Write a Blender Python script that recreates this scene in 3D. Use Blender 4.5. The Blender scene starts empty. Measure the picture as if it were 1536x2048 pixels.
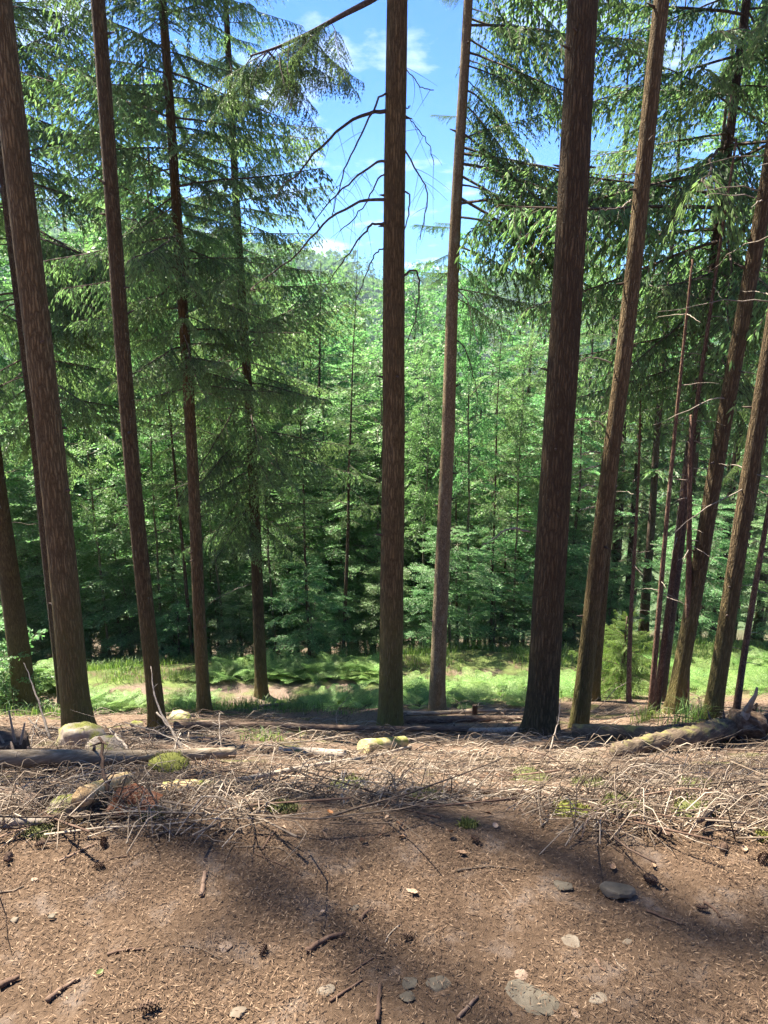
import bpy, math
import numpy as np
from mathutils import Vector, Matrix

R = math.radians
sc = bpy.context.scene
COL = sc.collection

# ------------------------------------------------------------------ camera
PITCH = R(14.5)
FPX = 1500.0                       # focal length in pixels of the 1536 x 2048 frame
CAM = np.array([0.0, 0.0, 1.6])
cam_data = bpy.data.cameras.new('camera')
cam_data.sensor_fit = 'VERTICAL'
cam_data.sensor_height = 36.0
cam_data.lens = 36.0 * FPX / 2048.0
cam_data.clip_start = 0.05
cam_data.clip_end = 6000.0
cam = bpy.data.objects.new('camera', cam_data)
COL.objects.link(cam)
cam.location = CAM
cam.rotation_euler = (math.pi / 2 - PITCH, 0, 0)
sc.camera = cam

# ------------------------------------------------------------------ sky and sun
SUN_EL, SUN_ROT = R(59), R(-53)
world = bpy.data.worlds.new('World')
sc.world = world
world.use_nodes = True
wn = world.node_tree.nodes
wl = world.node_tree.links
sky_t = wn.new('ShaderNodeTexSky')
sky_t.sky_type = 'NISHITA'
sky_t.sun_disc = False
sky_t.sun_elevation = SUN_EL
sky_t.sun_rotation = SUN_ROT
sky_t.altitude = 400
sky_t.air_density = 1.0
sky_t.dust_density = 0.15
sky_t.ozone_density = 1.6
# scattered fair weather clouds, laid out on a level sheet overhead
tc = wn.new('ShaderNodeTexCoord')
sep = wn.new('ShaderNodeSeparateXYZ')
wl.new(tc.outputs['Generated'], sep.inputs[0])
zz = wn.new('ShaderNodeMath'); zz.operation = 'MAXIMUM'; zz.inputs[1].default_value = 0.0
wl.new(sep.outputs['Z'], zz.inputs[0])
za = wn.new('ShaderNodeMath'); za.operation = 'ADD'; za.inputs[1].default_value = 0.16
wl.new(zz.outputs[0], za.inputs[0])
dx = wn.new('ShaderNodeMath'); dx.operation = 'DIVIDE'
dy = wn.new('ShaderNodeMath'); dy.operation = 'DIVIDE'
wl.new(sep.outputs['X'], dx.inputs[0]); wl.new(za.outputs[0], dx.inputs[1])
wl.new(sep.outputs['Y'], dy.inputs[0]); wl.new(za.outputs[0], dy.inputs[1])
cmb = wn.new('ShaderNodeCombineXYZ')
wl.new(dx.outputs[0], cmb.inputs[0]); wl.new(dy.outputs[0], cmb.inputs[1])
cmb.inputs[2].default_value = 2.7
cn = wn.new('ShaderNodeTexNoise')
cn.inputs['Scale'].default_value = 2.3
cn.inputs['Detail'].default_value = 9
cn.inputs['Roughness'].default_value = 0.58
wl.new(cmb.outputs[0], cn.inputs['Vector'])
cr = wn.new('ShaderNodeValToRGB')
cr.color_ramp.elements[0].position = 0.54
cr.color_ramp.elements[1].position = 0.78
wl.new(cn.outputs['Fac'], cr.inputs[0])
tint = wn.new('ShaderNodeMix'); tint.data_type = 'RGBA'; tint.blend_type = 'MULTIPLY'
tint.inputs[0].default_value = 1.0
tint.inputs[7].default_value = (0.21, 0.48, 0.92, 1)
wl.new(sky_t.outputs[0], tint.inputs[6])
cm = wn.new('ShaderNodeMix'); cm.data_type = 'RGBA'
wl.new(cr.outputs[0], cm.inputs[0])
wl.new(tint.outputs[2], cm.inputs[6])
cm.inputs[7].default_value = (6.6, 6.9, 7.3, 1)
wl.new(cm.outputs[2], wn['Background'].inputs[0])
wn['Background'].inputs[1].default_value = 0.05

sun_d = bpy.data.lights.new('sun', 'SUN')
sun_d.energy = 5.0
sun_d.angle = R(0.53)
sun_d.color = (1.0, 0.92, 0.78)
sun = bpy.data.objects.new('sun', sun_d)
COL.objects.link(sun)
SUN_DIR = Vector((math.sin(SUN_ROT) * math.cos(SUN_EL), math.cos(SUN_ROT) * math.cos(SUN_EL), math.sin(SUN_EL)))
sun.rotation_euler = SUN_DIR.to_track_quat('Z', 'Y').to_euler()
sun.location = SUN_DIR * 60

vs = sc.view_settings
vs.view_transform = 'Standard'
vs.look = 'None'
vs.exposure = 2.6
vs.gamma = 1.0
vs.use_curve_mapping = False
cy = sc.cycles
cy.max_bounces = 8
cy.diffuse_bounces = 4
cy.glossy_bounces = 2
cy.transmission_bounces = 4
cy.transparent_max_bounces = 4
cy.volume_bounces = 0
cy.sample_clamp_indirect = 6
cy.use_adaptive_sampling = True
cy.adaptive_threshold = 0.01
cy.use_denoising = True
cy.denoising_prefilter = 'NONE'

# ------------------------------------------------------------------ helpers
rng = np.random.default_rng(11)


def hash2(ix, iy, seed):
    n = (ix.astype(np.int64) * 374761393 + iy.astype(np.int64) * 668265263 + seed * 1442695041) & 0x7fffffff
    n = ((n ^ (n >> 13)) * 1274126177) & 0x7fffffff
    n = n ^ (n >> 16)
    return (n & 0xffff) / 65535.0


def vnoise(x, y, seed=0):
    x = np.asarray(x, float); y = np.asarray(y, float)
    ix = np.floor(x); iy = np.floor(y)
    fx = x - ix; fy = y - iy
    fx = fx * fx * (3 - 2 * fx); fy = fy * fy * (3 - 2 * fy)
    a = hash2(ix, iy, seed); b = hash2(ix + 1, iy, seed)
    c = hash2(ix, iy + 1, seed); d = hash2(ix + 1, iy + 1, seed)
    return (a + (b - a) * fx) * (1 - fy) + (c + (d - c) * fx) * fy - 0.5


PY = np.array([-80, -60, -12, -3.5, -1.6, 2.05, 2.3, 3.4, 5.0, 7.3, 10.0, 13.2, 13.7, 15.4, 17.0, 30, 60, 120, 170, 215, 240, 1200.])
PZ = np.array([30, 24, 3.6, 0.25, 0.02, 0.0, -0.09, -0.72, -1.585, -2.72, -4.03, -5.62, -5.74, -5.80, -6.45, -12.6, -26, -50, -60, -60, -56, -56.])


def far_hill(x, y):
    az = x / np.maximum(y, 1.0)
    el = np.interp(az, [-.9, -.35, -.12, .05, .28, .6, 1.0], [7.6, 6.9, 4.7, 3.2, 2.7, 3.0, 3.6])
    ridge = 1.6 + 620 * np.tan(np.radians(el)) - 9
    t = np.clip((y - 235) / (620 - 235), 0, 1)
    t = t * t * (3 - 2 * t) * .35 + t * .65
    h = -56 + (ridge + 56) * t
    h = h - np.clip(y - 620, 0, 900) * .18
    return h + 6 * vnoise(x / 60, y / 60, 5) * np.clip((y - 235) / 80, 0, 1)


def height(x, y, fine=True):
    x = np.asarray(x, float); y = np.asarray(y, float)
    terrace = np.clip((y - 9) / 4, 0, 1) * np.clip((30 - y) / 10, 0, 1)
    yy = y - 0.10 * x * terrace
    z = (np.interp(yy - .12, PY, PZ) + np.interp(yy, PY, PZ) + np.interp(yy + .12, PY, PZ)) / 3
    z = np.where(y > 225, np.maximum(far_hill(x, y), -60), z)
    off = np.clip((y - 2.4) / 5.0, 0, 1) * np.clip((200 - y) / 60, 0, 1)
    z = z + off * (.22 * vnoise(x / 1.9, y / 1.9, 1) + .10 * vnoise(x / .7, y / .7, 2))
    z = z + np.clip((y - 25) / 20, 0, 1) * np.clip((220 - y) / 60, 0, 1) * 1.5 * vnoise(x / 14, y / 14, 3)
    # a low lip of litter raked up along the edge of the path
    z = z + .010 * np.exp(-((y - 2.3) / .2) ** 2)
    if fine:
        near = np.clip((9 - y) / 3, 0, 1)
        z = z + near * (.03 * vnoise(x / .30, y / .30, 4) + .010 * vnoise(x / .11, y / .11, 6)) * np.clip(np.abs(y - 1) / 1.2 + .35, 0, 1)
    return z


CP, SP = math.cos(PITCH), math.sin(PITCH)


def ray(u, v):
    a = (u - 768) / FPX; b = (v - 1024) / FPX
    return np.array([a, CP - b * SP, -SP - b * CP])


def on_ground(u, v, far=60.0):
    d = ray(u, v)
    t = np.concatenate([np.linspace(.8, 12, 1600), np.linspace(12, far, 1600)])
    p = CAM + t[:, None] * d
    below = p[:, 2] < height(p[:, 0], p[:, 1], False)
    i = int(np.argmax(below)) if below.any() else len(t) - 1
    return p[i].copy()


def at_depth(u, v, Y):
    d = ray(u, v)
    return CAM + d * (Y / d[1])


def depth_of(p):
    q = p - CAM
    return q[1] * CP - q[2] * SP


def link(o, parent=None):
    COL.objects.link(o)
    if parent is not None:
        o.parent = parent
    return o


def tag(o, label=None, cat=None, group=None, kind=None):
    if label: o['label'] = label
    if cat: o['category'] = cat
    if group: o['group'] = group
    if kind: o['kind'] = kind
    return o


def empty(name, loc=(0, 0, 0), rot=None):
    o = bpy.data.objects.new(name, None)
    o.empty_display_size = .2
    o.location = loc
    if rot is not None:
        o.rotation_euler = rot
    COL.objects.link(o)
    return o


class MB:
    """collects quads and triangles with a per-vertex tint and a material slot"""
    def __init__(self):
        self.v = []; self.t = []; self.f4 = []; self.f3 = []; self.m4 = []; self.m3 = []; self.n = 0

    def add(self, v, f, tint=.5, slot=0):
        v = np.asarray(v, float).reshape(-1, 3); f = np.asarray(f, np.int64)
        if len(f) == 0:
            return
        self.v.append(v)
        self.t.append(np.broadcast_to(np.asarray(tint, float), (len(v),)).copy())
        (self.f4 if f.shape[1] == 4 else self.f3).append(f + self.n)
        (self.m4 if f.shape[1] == 4 else self.m3).append(np.full(len(f), slot))
        self.n += len(v)

    def mesh(self, name, mats, smooth=False):
        me = bpy.data.meshes.new(name)
        V = np.concatenate(self.v); T = np.concatenate(self.t)
        f4 = np.concatenate(self.f4) if self.f4 else np.zeros((0, 4), np.int64)
        f3 = np.concatenate(self.f3) if self.f3 else np.zeros((0, 3), np.int64)
        me.vertices.add(len(V)); me.vertices.foreach_set('co', V.ravel())
        loops = np.concatenate([f4.ravel(), f3.ravel()])
        me.loops.add(len(loops)); me.loops.foreach_set('vertex_index', loops)
        tot = np.concatenate([np.full(len(f4), 4), np.full(len(f3), 3)])
        st = np.concatenate([[0], np.cumsum(tot)[:-1]])
        me.polygons.add(len(tot)); me.polygons.foreach_set('loop_start', st)
        me.polygons.foreach_set('loop_total', tot)
        mi = np.concatenate((self.m4 + self.m3) or [np.zeros(0)])
        me.polygons.foreach_set('material_index', mi.astype(np.int32))
        me.polygons.foreach_set('use_smooth', np.full(len(tot), bool(smooth)))
        a = me.attributes.new('tint', 'FLOAT', 'POINT')
        a.data.foreach_set('value', T.astype(np.float32))
        me.update(calc_edges=True)
        for m in (mats if isinstance(mats, (list, tuple)) else [mats]):
            me.materials.append(m)
        return me

    def obj(self, name, mats, parent=None, smooth=False):
        return link(bpy.data.objects.new(name, self.mesh(name, mats, smooth)), parent)


def frames(pts):
    pts = np.asarray(pts, float)
    tg = np.gradient(pts, axis=0)
    tg /= np.linalg.norm(tg, axis=1)[:, None] + 1e-9
    ref = np.array([0, 0, 1.0]) if abs(tg[0][2]) < .8 else np.array([0, 1.0, 0])
    a = np.cross(tg, ref); a /= np.linalg.norm(a, axis=1)[:, None] + 1e-9
    b = np.cross(a, tg)
    return a, b


def tube(pts, rad, sides=6, cap=True):
    pts = np.asarray(pts, float); n = len(pts)
    rad = np.broadcast_to(np.asarray(rad, float), (n,))
    a, b = frames(pts)
    th = np.linspace(0, 2 * math.pi, sides, endpoint=False)
    ring = a[:, None, :] * np.cos(th)[None, :, None] + b[:, None, :] * np.sin(th)[None, :, None]
    V = (pts[:, None, :] + ring * rad[:, None, None]).reshape(-1, 3)
    i = np.arange(n - 1)[:, None] * sides; j = np.arange(sides)[None, :]; k = (j + 1) % sides
    F = np.stack([i + j, i + k, i + sides + k, i + sides + j], -1).reshape(-1, 4)
    F3 = np.zeros((0, 3), np.int64)
    if cap:
        V = np.concatenate([V, pts[:1], pts[-1:]])
        c0, c1 = n * sides, n * sides + 1
        jj = np.arange(sides); kk = (jj + 1) % sides
        F3 = np.concatenate([np.stack([np.full(sides, c0), kk, jj], 1),
                             np.stack([np.full(sides, c1), (n - 1) * sides + jj, (n - 1) * sides + kk], 1)])
    return V, F, F3


def add_tube(mb, pts, rad, sides=6, tint=.5, slot=0, cap=True):
    V, F, F3 = tube(pts, rad, sides, cap)
    n0 = mb.n
    mb.add(V, F, tint, slot)
    if len(F3):
        mb.f3.append(F3 + n0); mb.m3.append(np.full(len(F3), slot))


def kites(P, D, W, L, w, mid=.45):
    """leaf shaped quads: base P, direction D, sideways W, length L, width w"""
    L = np.broadcast_to(np.asarray(L, float), (len(P),))[:, None]
    w = np.broadcast_to(np.asarray(w, float), (len(P),))[:, None]
    m = P + D * L * mid
    V = np.stack([P, m + W * w / 2, P + D * L, m - W * w / 2], 1).reshape(-1, 3)
    F = np.arange(len(P) * 4).reshape(-1, 4)
    return V, F


def nrm(a):
    return a / (np.linalg.norm(a, axis=-1, keepdims=True) + 1e-9)


def smooth_line(pts, n):
    """Catmull-Rom through the given points"""
    p = np.asarray(pts, float)
    p = np.concatenate([[2 * p[0] - p[1]], p, [2 * p[-1] - p[-2]]])
    s = np.linspace(0, len(p) - 3 - 1e-6, n)
    i = s.astype(int); t = (s - i)[:, None]
    a, b, c, d = p[i], p[i + 1], p[i + 2], p[i + 3]
    return .5 * (2 * b + (c - a) * t + (2 * a - 5 * b + 4 * c - d) * t ** 2 + (3 * b - a - 3 * c + d) * t ** 3)


# ------------------------------------------------------------------ materials
def new_mat(name):
    m = bpy.data.materials.new(name)
    m.use_nodes = True
    nt = m.node_tree
    return m, nt.nodes, nt.links, nt.nodes['Principled BSDF']


def ramp(n, stops):
    r = n.new('ShaderNodeValToRGB')
    e = r.color_ramp.elements
    while len(e) < len(stops):
        e.new(.5)
    for x, (p, c) in zip(e, stops):
        x.position = p
        x.color = (c[0], c[1], c[2], 1)
    return r


def noise(n, l, coord, scale, detail=4, rough=.55):
    t = n.new('ShaderNodeTexNoise')
    t.inputs['Scale'].default_value = scale
    t.inputs['Detail'].default_value = detail
    t.inputs['Roughness'].default_value = rough
    l.new(coord, t.inputs['Vector'])
    return t


def mapping(n, l, coord, scale):
    m = n.new('ShaderNodeMapping')
    m.inputs['Scale'].default_value = scale
    l.new(coord, m.inputs['Vector'])
    return m.outputs[0]


def mixc(n, l, fac, a, b, mode='MIX'):
    m = n.new('ShaderNodeMix'); m.data_type = 'RGBA'; m.blend_type = mode
    for idx, val in ((0, fac), (6, a), (7, b)):
        if hasattr(val, 'is_linked') or hasattr(val, 'links'):
            l.new(val, m.inputs[idx])
        elif idx == 0:
            m.inputs[0].default_value = val
        else:
            m.inputs[idx].default_value = (*val, 1)
    return m.outputs[2]


def math_n(n, l, op, a, b=0.0, clamp=False):
    m = n.new('ShaderNodeMath'); m.operation = op; m.use_clamp = clamp
    for i, val in enumerate((a, b)):
        if hasattr(val, 'links'):
            l.new(val, m.inputs[i])
        else:
            m.inputs[i].default_value = val
    return m.outputs[0]


def bark_mat(name, c_dark, c_mid, c_light, moss=0.0, fiss=(48, 48, 5.5), depth=.9, ring=.25, lichen=0.0):
    m, n, l, p = new_mat(name)
    co = n.new('ShaderNodeTexCoord').outputs['Object']
    inf = n.new('ShaderNodeObjectInfo')
    off = n.new('ShaderNodeVectorMath'); off.operation = 'ADD'
    l.new(co, off.inputs[0]); l.new(inf.outputs['Location'], off.inputs[1])
    co2 = off.outputs[0]
    warp = noise(n, l, mapping(n, l, co2, (16, 16, 9)), 1.0, 4, .65)
    wv = n.new('ShaderNodeVectorMath'); wv.operation = 'MULTIPLY_ADD'
    l.new(warp.outputs['Color'], wv.inputs[0]); wv.inputs[1].default_value = (.035, .035, .25); l.new(co2, wv.inputs[2])
    vor = n.new('ShaderNodeTexVoronoi'); vor.feature = 'DISTANCE_TO_EDGE'; vor.inputs['Randomness'].default_value = 1.0
    vor.inputs['Scale'].default_value = 1.0
    l.new(mapping(n, l, wv.outputs[0], fiss), vor.inputs['Vector'])
    fine = noise(n, l, mapping(n, l, co2, (85, 85, 11)), 1.0, 6, .62)
    big = noise(n, l, mapping(n, l, co2, (3, 3, 1.1)), 1.0, 3)
    edge = ramp(n, [(0.0, (0, 0, 0)), (.30, (1, 1, 1))])
    l.new(vor.outputs['Distance'], edge.inputs[0])
    tone = math_n(n, l, 'ADD', math_n(n, l, 'MULTIPLY', fine.outputs['Fac'], .55), math_n(n, l, 'MULTIPLY', big.outputs['Fac'], .45))
    body = ramp(n, [(.33, c_dark), (.5, c_mid), (.68, c_light)])
    l.new(tone, body.inputs[0])
    col = mixc(n, l, edge.outputs[0], tuple(x * .7 for x in c_dark), body.outputs[0])
    sepz = n.new('ShaderNodeSeparateXYZ'); l.new(co, sepz.inputs[0])
    if lichen > 0:
        ln = noise(n, l, mapping(n, l, co2, (9, 9, 4)), 1.0, 5, .7)
        lr = ramp(n, [(.56, (0, 0, 0)), (.66, (lichen,) * 3)])
        l.new(ln.outputs['Fac'], lr.inputs[0])
        col = mixc(n, l, lr.outputs[0], col, (.30, .31, .24))
    if moss > 0:
        # moss and algae creeping up from the foot of the stem
        mz = n.new('ShaderNodeMapRange')
        mz.inputs['From Min'].default_value = 1.9; mz.inputs['From Max'].default_value = 0.0
        l.new(sepz.outputs['Z'], mz.inputs['Value'])
        mn = noise(n, l, mapping(n, l, co2, (14, 14, 8)), 1.0, 5, .7)
        mf = math_n(n, l, 'MULTIPLY', math_n(n, l, 'MULTIPLY', mz.outputs[0], mn.outputs['Fac']), moss, True)
        col = mixc(n, l, mf, col, (.16, .15, .04))
    vr = n.new('ShaderNodeHueSaturation')
    vr.inputs['Saturation'].default_value = 1.0
    l.new(math_n(n, l, 'MULTIPLY_ADD', inf.outputs['Random'], .35), vr.inputs['Value'])
    n_ = vr.inputs['Value'].links[0].from_node; n_.inputs[2].default_value = .83
    l.new(col, vr.inputs['Color'])
    l.new(vr.outputs[0], p.inputs['Base Color'])
    p.inputs['Roughness'].default_value = .92
    p.inputs['Specular IOR Level'].default_value = .2
    hgt = math_n(n, l, 'ADD', math_n(n, l, 'MULTIPLY', edge.outputs[0], .7), math_n(n, l, 'MULTIPLY', fine.outputs['Fac'], .6))
    if ring > 0:
        w = n.new('ShaderNodeTexNoise'); w.inputs['Scale'].default_value = 1.0; w.inputs['Detail'].default_value = 2
        l.new(mapping(n, l, co2, (.6, .6, 5.5)), w.inputs['Vector'])
        hgt = math_n(n, l, 'ADD', hgt, math_n(n, l, 'MULTIPLY', w.outputs['Fac'], ring * 3))
    b = n.new('ShaderNodeBump'); b.inputs['Strength'].default_value = depth; b.inputs['Distance'].default_value = .02
    l.new(hgt, b.inputs['Height']); l.new(b.outputs[0], p.inputs['Normal'])
    return m


def leaf_mat(name, stops, trans, tfac=.42, rough=.5, spec=.35, hue=.03):
    m, n, l, p = new_mat(name)
    at = n.new('ShaderNodeAttribute'); at.attribute_name = 'tint'
    inf = n.new('ShaderNodeObjectInfo')
    r = ramp(n, stops); l.new(at.outputs['Fac'], r.inputs[0])
    hs = n.new('ShaderNodeHueSaturation')
    l.new(r.outputs[0], hs.inputs['Color'])
    h = n.new('ShaderNodeMath'); h.operation = 'MULTIPLY_ADD'
    l.new(inf.outputs['Random'], h.inputs[0]); h.inputs[1].default_value = hue; h.inputs[2].default_value = .5 - hue / 2
    l.new(h.outputs[0], hs.inputs['Hue'])
    v = n.new('ShaderNodeMath'); v.operation = 'MULTIPLY_ADD'
    l.new(inf.outputs['Random'], v.inputs[0]); v.inputs[1].default_value = .3; v.inputs[2].default_value = .85
    l.new(v.outputs[0], hs.inputs['Value'])
    l.new(hs.outputs[0], p.inputs['Base Color'])
    p.inputs['Roughness'].default_value = rough
    p.inputs['Specular IOR Level'].default_value = spec
    tr = n.new('ShaderNodeBsdfTranslucent')
    tc_ = mixc(n, l, 1.0, hs.outputs[0], trans, 'MULTIPLY')
    l.new(tc_, tr.inputs[0])
    mx = n.new('ShaderNodeMixShader'); mx.inputs[0].default_value = tfac
    l.new(p.outputs[0], mx.inputs[1]); l.new(tr.outputs[0], mx.inputs[2])
    l.new(mx.outputs[0], n['Material Output'].inputs['Surface'])
    return m


def wood_mat(name, stops, scale=(40, 40, 40), rough=.85, bump=.4, moss=0.0, moss_col=(.17, .2, .03), use_tint=False, coords='Object'):
    m, n, l, p = new_mat(name)
    co = n.new('ShaderNodeTexCoord').outputs[coords]
    inf = n.new('ShaderNodeObjectInfo')
    off = n.new('ShaderNodeVectorMath'); off.operation = 'ADD'
    l.new(co, off.inputs[0]); l.new(inf.outputs['Location'], off.inputs[1])
    t = noise(n, l, mapping(n, l, off.outputs[0], scale), 1.0, 6, .62)
    r = ramp(n, stops)
    if use_tint:
        at = n.new('ShaderNodeAttribute'); at.attribute_name = 'tint'
        l.new(math_n(n, l, 'ADD', math_n(n, l, 'MULTIPLY', t.outputs['Fac'], .5), math_n(n, l, 'MULTIPLY', at.outputs['Fac'], .5)), r.inputs[0])
    else:
        l.new(t.outputs['Fac'], r.inputs[0])
    col = r.outputs[0]
    if moss > 0:
        mn = noise(n, l, mapping(n, l, off.outputs[0], (7, 7, 7)), 1.0, 5, .6)
        geo = n.new('ShaderNodeNewGeometry'); s = n.new('ShaderNodeSeparateXYZ')
        l.new(geo.outputs['Normal'], s.inputs[0])
        f = math_n(n, l, 'ADD', mn.outputs['Fac'], math_n(n, l, 'MULTIPLY', s.outputs['Z'], .16))
        mr = ramp(n, [(.66 - .22 * moss, (0, 0, 0)), (.80 - .22 * moss, (1, 1, 1))])
        l.new(f, mr.inputs[0])
        fine = noise(n, l, off.outputs[0], 160, 3)
        mc = ramp(n, [(.3, tuple(x * .5 for x in moss_col)), (.7, tuple(x * 1.5 for x in moss_col))])
        l.new(fine.outputs['Fac'], mc.inputs[0])
        col = mixc(n, l, mr.outputs[0], col, mc.outputs[0])
    hv = n.new('ShaderNodeHueSaturation'); l.new(col, hv.inputs['Color'])
    vv = n.new('ShaderNodeMath'); vv.operation = 'MULTIPLY_ADD'
    l.new(inf.outputs['Random'], vv.inputs[0]); vv.inputs[1].default_value = .4; vv.inputs[2].default_value = .8
    l.new(vv.outputs[0], hv.inputs['Value'])
    l.new(hv.outputs[0], p.inputs['Base Color'])
    p.inputs['Roughness'].default_value = rough
    p.inputs['Specular IOR Level'].default_value = .25
    b = n.new('ShaderNodeBump'); b.inputs['Strength'].default_value = bump; b.inputs['Distance'].default_value = .01
    l.new(t.outputs['Fac'], b.inputs['Height']); l.new(b.outputs[0], p.inputs['Normal'])
    return m


M = {}
M['bark_fir'] = bark_mat('bark_fir', (.072, .048, .024), (.125, .087, .044), (.185, .134, .072), moss=.9)
M['bark_thick'] = bark_mat('bark_thick', (.06, .040, .021), (.106, .072, .038), (.157, .110, .06), moss=.25, fiss=(38, 38, 4.5), depth=1.1)
M['bark_mossy'] = bark_mat('bark_mossy', (.087, .058, .026), (.152, .106, .05), (.22, .16, .08), moss=1.6, fiss=(44, 44, 5), depth=.9)
M['bark_light'] = bark_mat('bark_light', (.105, .07, .034), (.19, .134, .068), (.27, .205, .112), moss=1.3, fiss=(44, 44, 5), depth=.9)
M['bark_smooth'] = bark_mat('bark_smooth', (.145, .105, .062), (.235, .178, .11), (.335, .262, .17), moss=.5, fiss=(40, 40, 26), depth=.35, ring=.5, lichen=.25)
M['bark_spruce'] = bark_mat('bark_spruce', (.05, .034, .025), (.10, .068, .05), (.17, .12, .09), moss=.4, fiss=(40, 40, 18), depth=.5, lichen=.2)
M['bark_beech'] = bark_mat('bark_beech', (.08, .075, .05), (.155, .145, .10), (.27, .26, .20), moss=1.2, fiss=(12, 12, 10), depth=.2, lichen=.6)
M['bark_dead'] = bark_mat('bark_dead', (.10, .055, .035), (.20, .12, .08), (.32, .22, .16), moss=0, fiss=(60, 60, 14), depth=.4, ring=.6)
M['dead_branch'] = wood_mat('dead_branch', [(.3, (.035, .024, .018)), (.55, (.08, .058, .045)), (.75, (.16, .13, .10))])
M['pale_branch'] = wood_mat('pale_branch', [(.3, (.13, .10, .075)), (.7, (.31, .265, .215))])
M['twig'] = wood_mat('twig', [(.25, (.03, .02, .013)), (.5, (.11, .08, .055)), (.78, (.27, .222, .17))], use_tint=True)
M['twig_bark'] = wood_mat('twig_bark', [(.25, (.03, .018, .012)), (.55, (.085, .05, .033)), (.8, (.20, .14, .10))], use_tint=True)
M['needle_litter'] = wood_mat('needle_litter', [(.2, (.034, .02, .012)), (.5, (.13, .079, .047)), (.8, (.28, .195, .125))], use_tint=True, bump=0)
M['dry_leaf'] = wood_mat('dry_leaf', [(.25, (.09, .045, .024)), (.5, (.22, .135, .08)), (.8, (.38, .28, .20))], use_tint=True, bump=.1)
M['log_bare'] = wood_mat('log_bare', [(.28, (.085, .06, .038)), (.5, (.20, .155, .105)), (.75, (.33, .275, .21))], scale=(6, 60, 60), bump=.6)
M['log_mossy'] = wood_mat('log_mossy', [(.28, (.028, .019, .012)), (.5, (.075, .054, .035)), (.75, (.145, .11, .075))], scale=(7, 50, 50), bump=1.0, moss=.12, moss_col=(.13, .12, .04))
M['log_bark'] = wood_mat('log_bark', [(.28, (.05, .032, .022)), (.5, (.12, .08, .055)), (.75, (.25, .18, .13))], scale=(14, 50, 50), bump=.9)
M['rotten'] = wood_mat('rotten', [(.28, (.03, .018, .011)), (.5, (.085, .055, .034)), (.75, (.18, .13, .085))], scale=(22, 22, 30), bump=1.0)
M['rotten_pale'] = wood_mat('rotten_pale', [(.28, (.22, .13, .06)), (.5, (.48, .33, .17)), (.75, (.66, .52, .32))], scale=(35, 35, 35), bump=1.0, moss=.1)
M['cut_end'] = wood_mat('cut_end', [(.3, (.22, .17, .08)), (.55, (.42, .34, .18)), (.8, (.55, .48, .28))], scale=(30, 30, 30), bump=.3, moss=.35, moss_col=(.15, .15, .04))
M['stump'] = wood_mat('stump', [(.3, (.025, .017, .012)), (.55, (.065, .042, .028)), (.8, (.15, .10, .07))], scale=(40, 40, 8), bump=1.0)
M['stone'] = wood_mat('stone', [(.25, (.065, .05, .036)), (.5, (.11, .088, .064)), (.78, (.175, .145, .11))], scale=(22, 22, 22), bump=.35)
M['stone_dark'] = wood_mat('stone_dark', [(.25, (.04, .033, .023)), (.5, (.072, .06, .043)), (.78, (.125, .106, .078))], scale=(26, 26, 26), bump=.35)
M['stone_red'] = wood_mat('stone_red', [(.25, (.09, .06, .043)), (.5, (.145, .102, .074)), (.78, (.21, .157, .118))], scale=(24, 24, 24), bump=.3)
M['stone_moss'] = wood_mat('stone_moss', [(.25, (.12, .095, .07)), (.5, (.22, .18, .14)), (.78, (.32, .27, .22))], scale=(18, 18, 18), bump=.6, moss=.42, moss_col=(.15, .15, .035))
M['moss'] = wood_mat('moss', [(.3, (.03, .034, .01)), (.5, (.075, .08, .022)), (.75, (.16, .155, .045))], scale=(60, 60, 60), bump=.6, use_tint=True)
M['moss_bright'] = wood_mat('moss_bright', [(.3, (.06, .07, .012)), (.5, (.15, .155, .03)), (.75, (.25, .24, .06))], scale=(60, 60, 60), bump=.6, use_tint=True)
M['cone'] = wood_mat('cone', [(.3, (.045, .026, .018)), (.6, (.12, .075, .05)), (.8, (.22, .15, .10))], scale=(60, 60, 60), bump=.3, use_tint=True)
M['leaf_beech'] = leaf_mat('leaf_beech', [(.0, (.075, .15, .058)), (.5, (.137, .252, .108)), (1, (.25, .385, .175))], (1.2, 1.45, 1.0), tfac=.52, rough=.46, spec=.4, hue=.06)
M['leaf_fir'] = leaf_mat('leaf_fir', [(.0, (.06, .10, .05)), (.5, (.125, .20, .095)), (1, (.25, .35, .155))], (1.2, 1.4, .95), tfac=.5, rough=.5, spec=.4)
M['leaf_spruce'] = leaf_mat('leaf_spruce', [(.0, (.05, .088, .045)), (.5, (.10, .17, .08)), (1, (.19, .28, .125))], (1.3, 1.45, .9), tfac=.40, rough=.5, spec=.4)
M['leaf_fern'] = leaf_mat('leaf_fern', [(.0, (.075, .15, .04)), (.5, (.145, .245, .07)), (1, (.27, .37, .13))], (1.4, 1.6, .7), tfac=.45, rough=.5, spec=.3)
M['leaf_grass'] = leaf_mat('leaf_grass', [(.0, (.05, .10, .03)), (.5, (.10, .17, .05)), (1, (.24, .29, .11))], (1.4, 1.5, .7), tfac=.4, rough=.5, spec=.3)
M['leaf_far'] = leaf_mat('leaf_far', [(.0, (.04, .08, .035)), (.45, (.07, .14, .045)), (1, (.17, .28, .07))], (1.4, 1.5, .8), tfac=.3, rough=.7, spec=.1)
M['rust_fern'] = leaf_mat('rust_fern', [(.0, (.12, .04, .016)), (1, (.28, .10, .04))], (1.2, 1, .8), tfac=.35)


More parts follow.
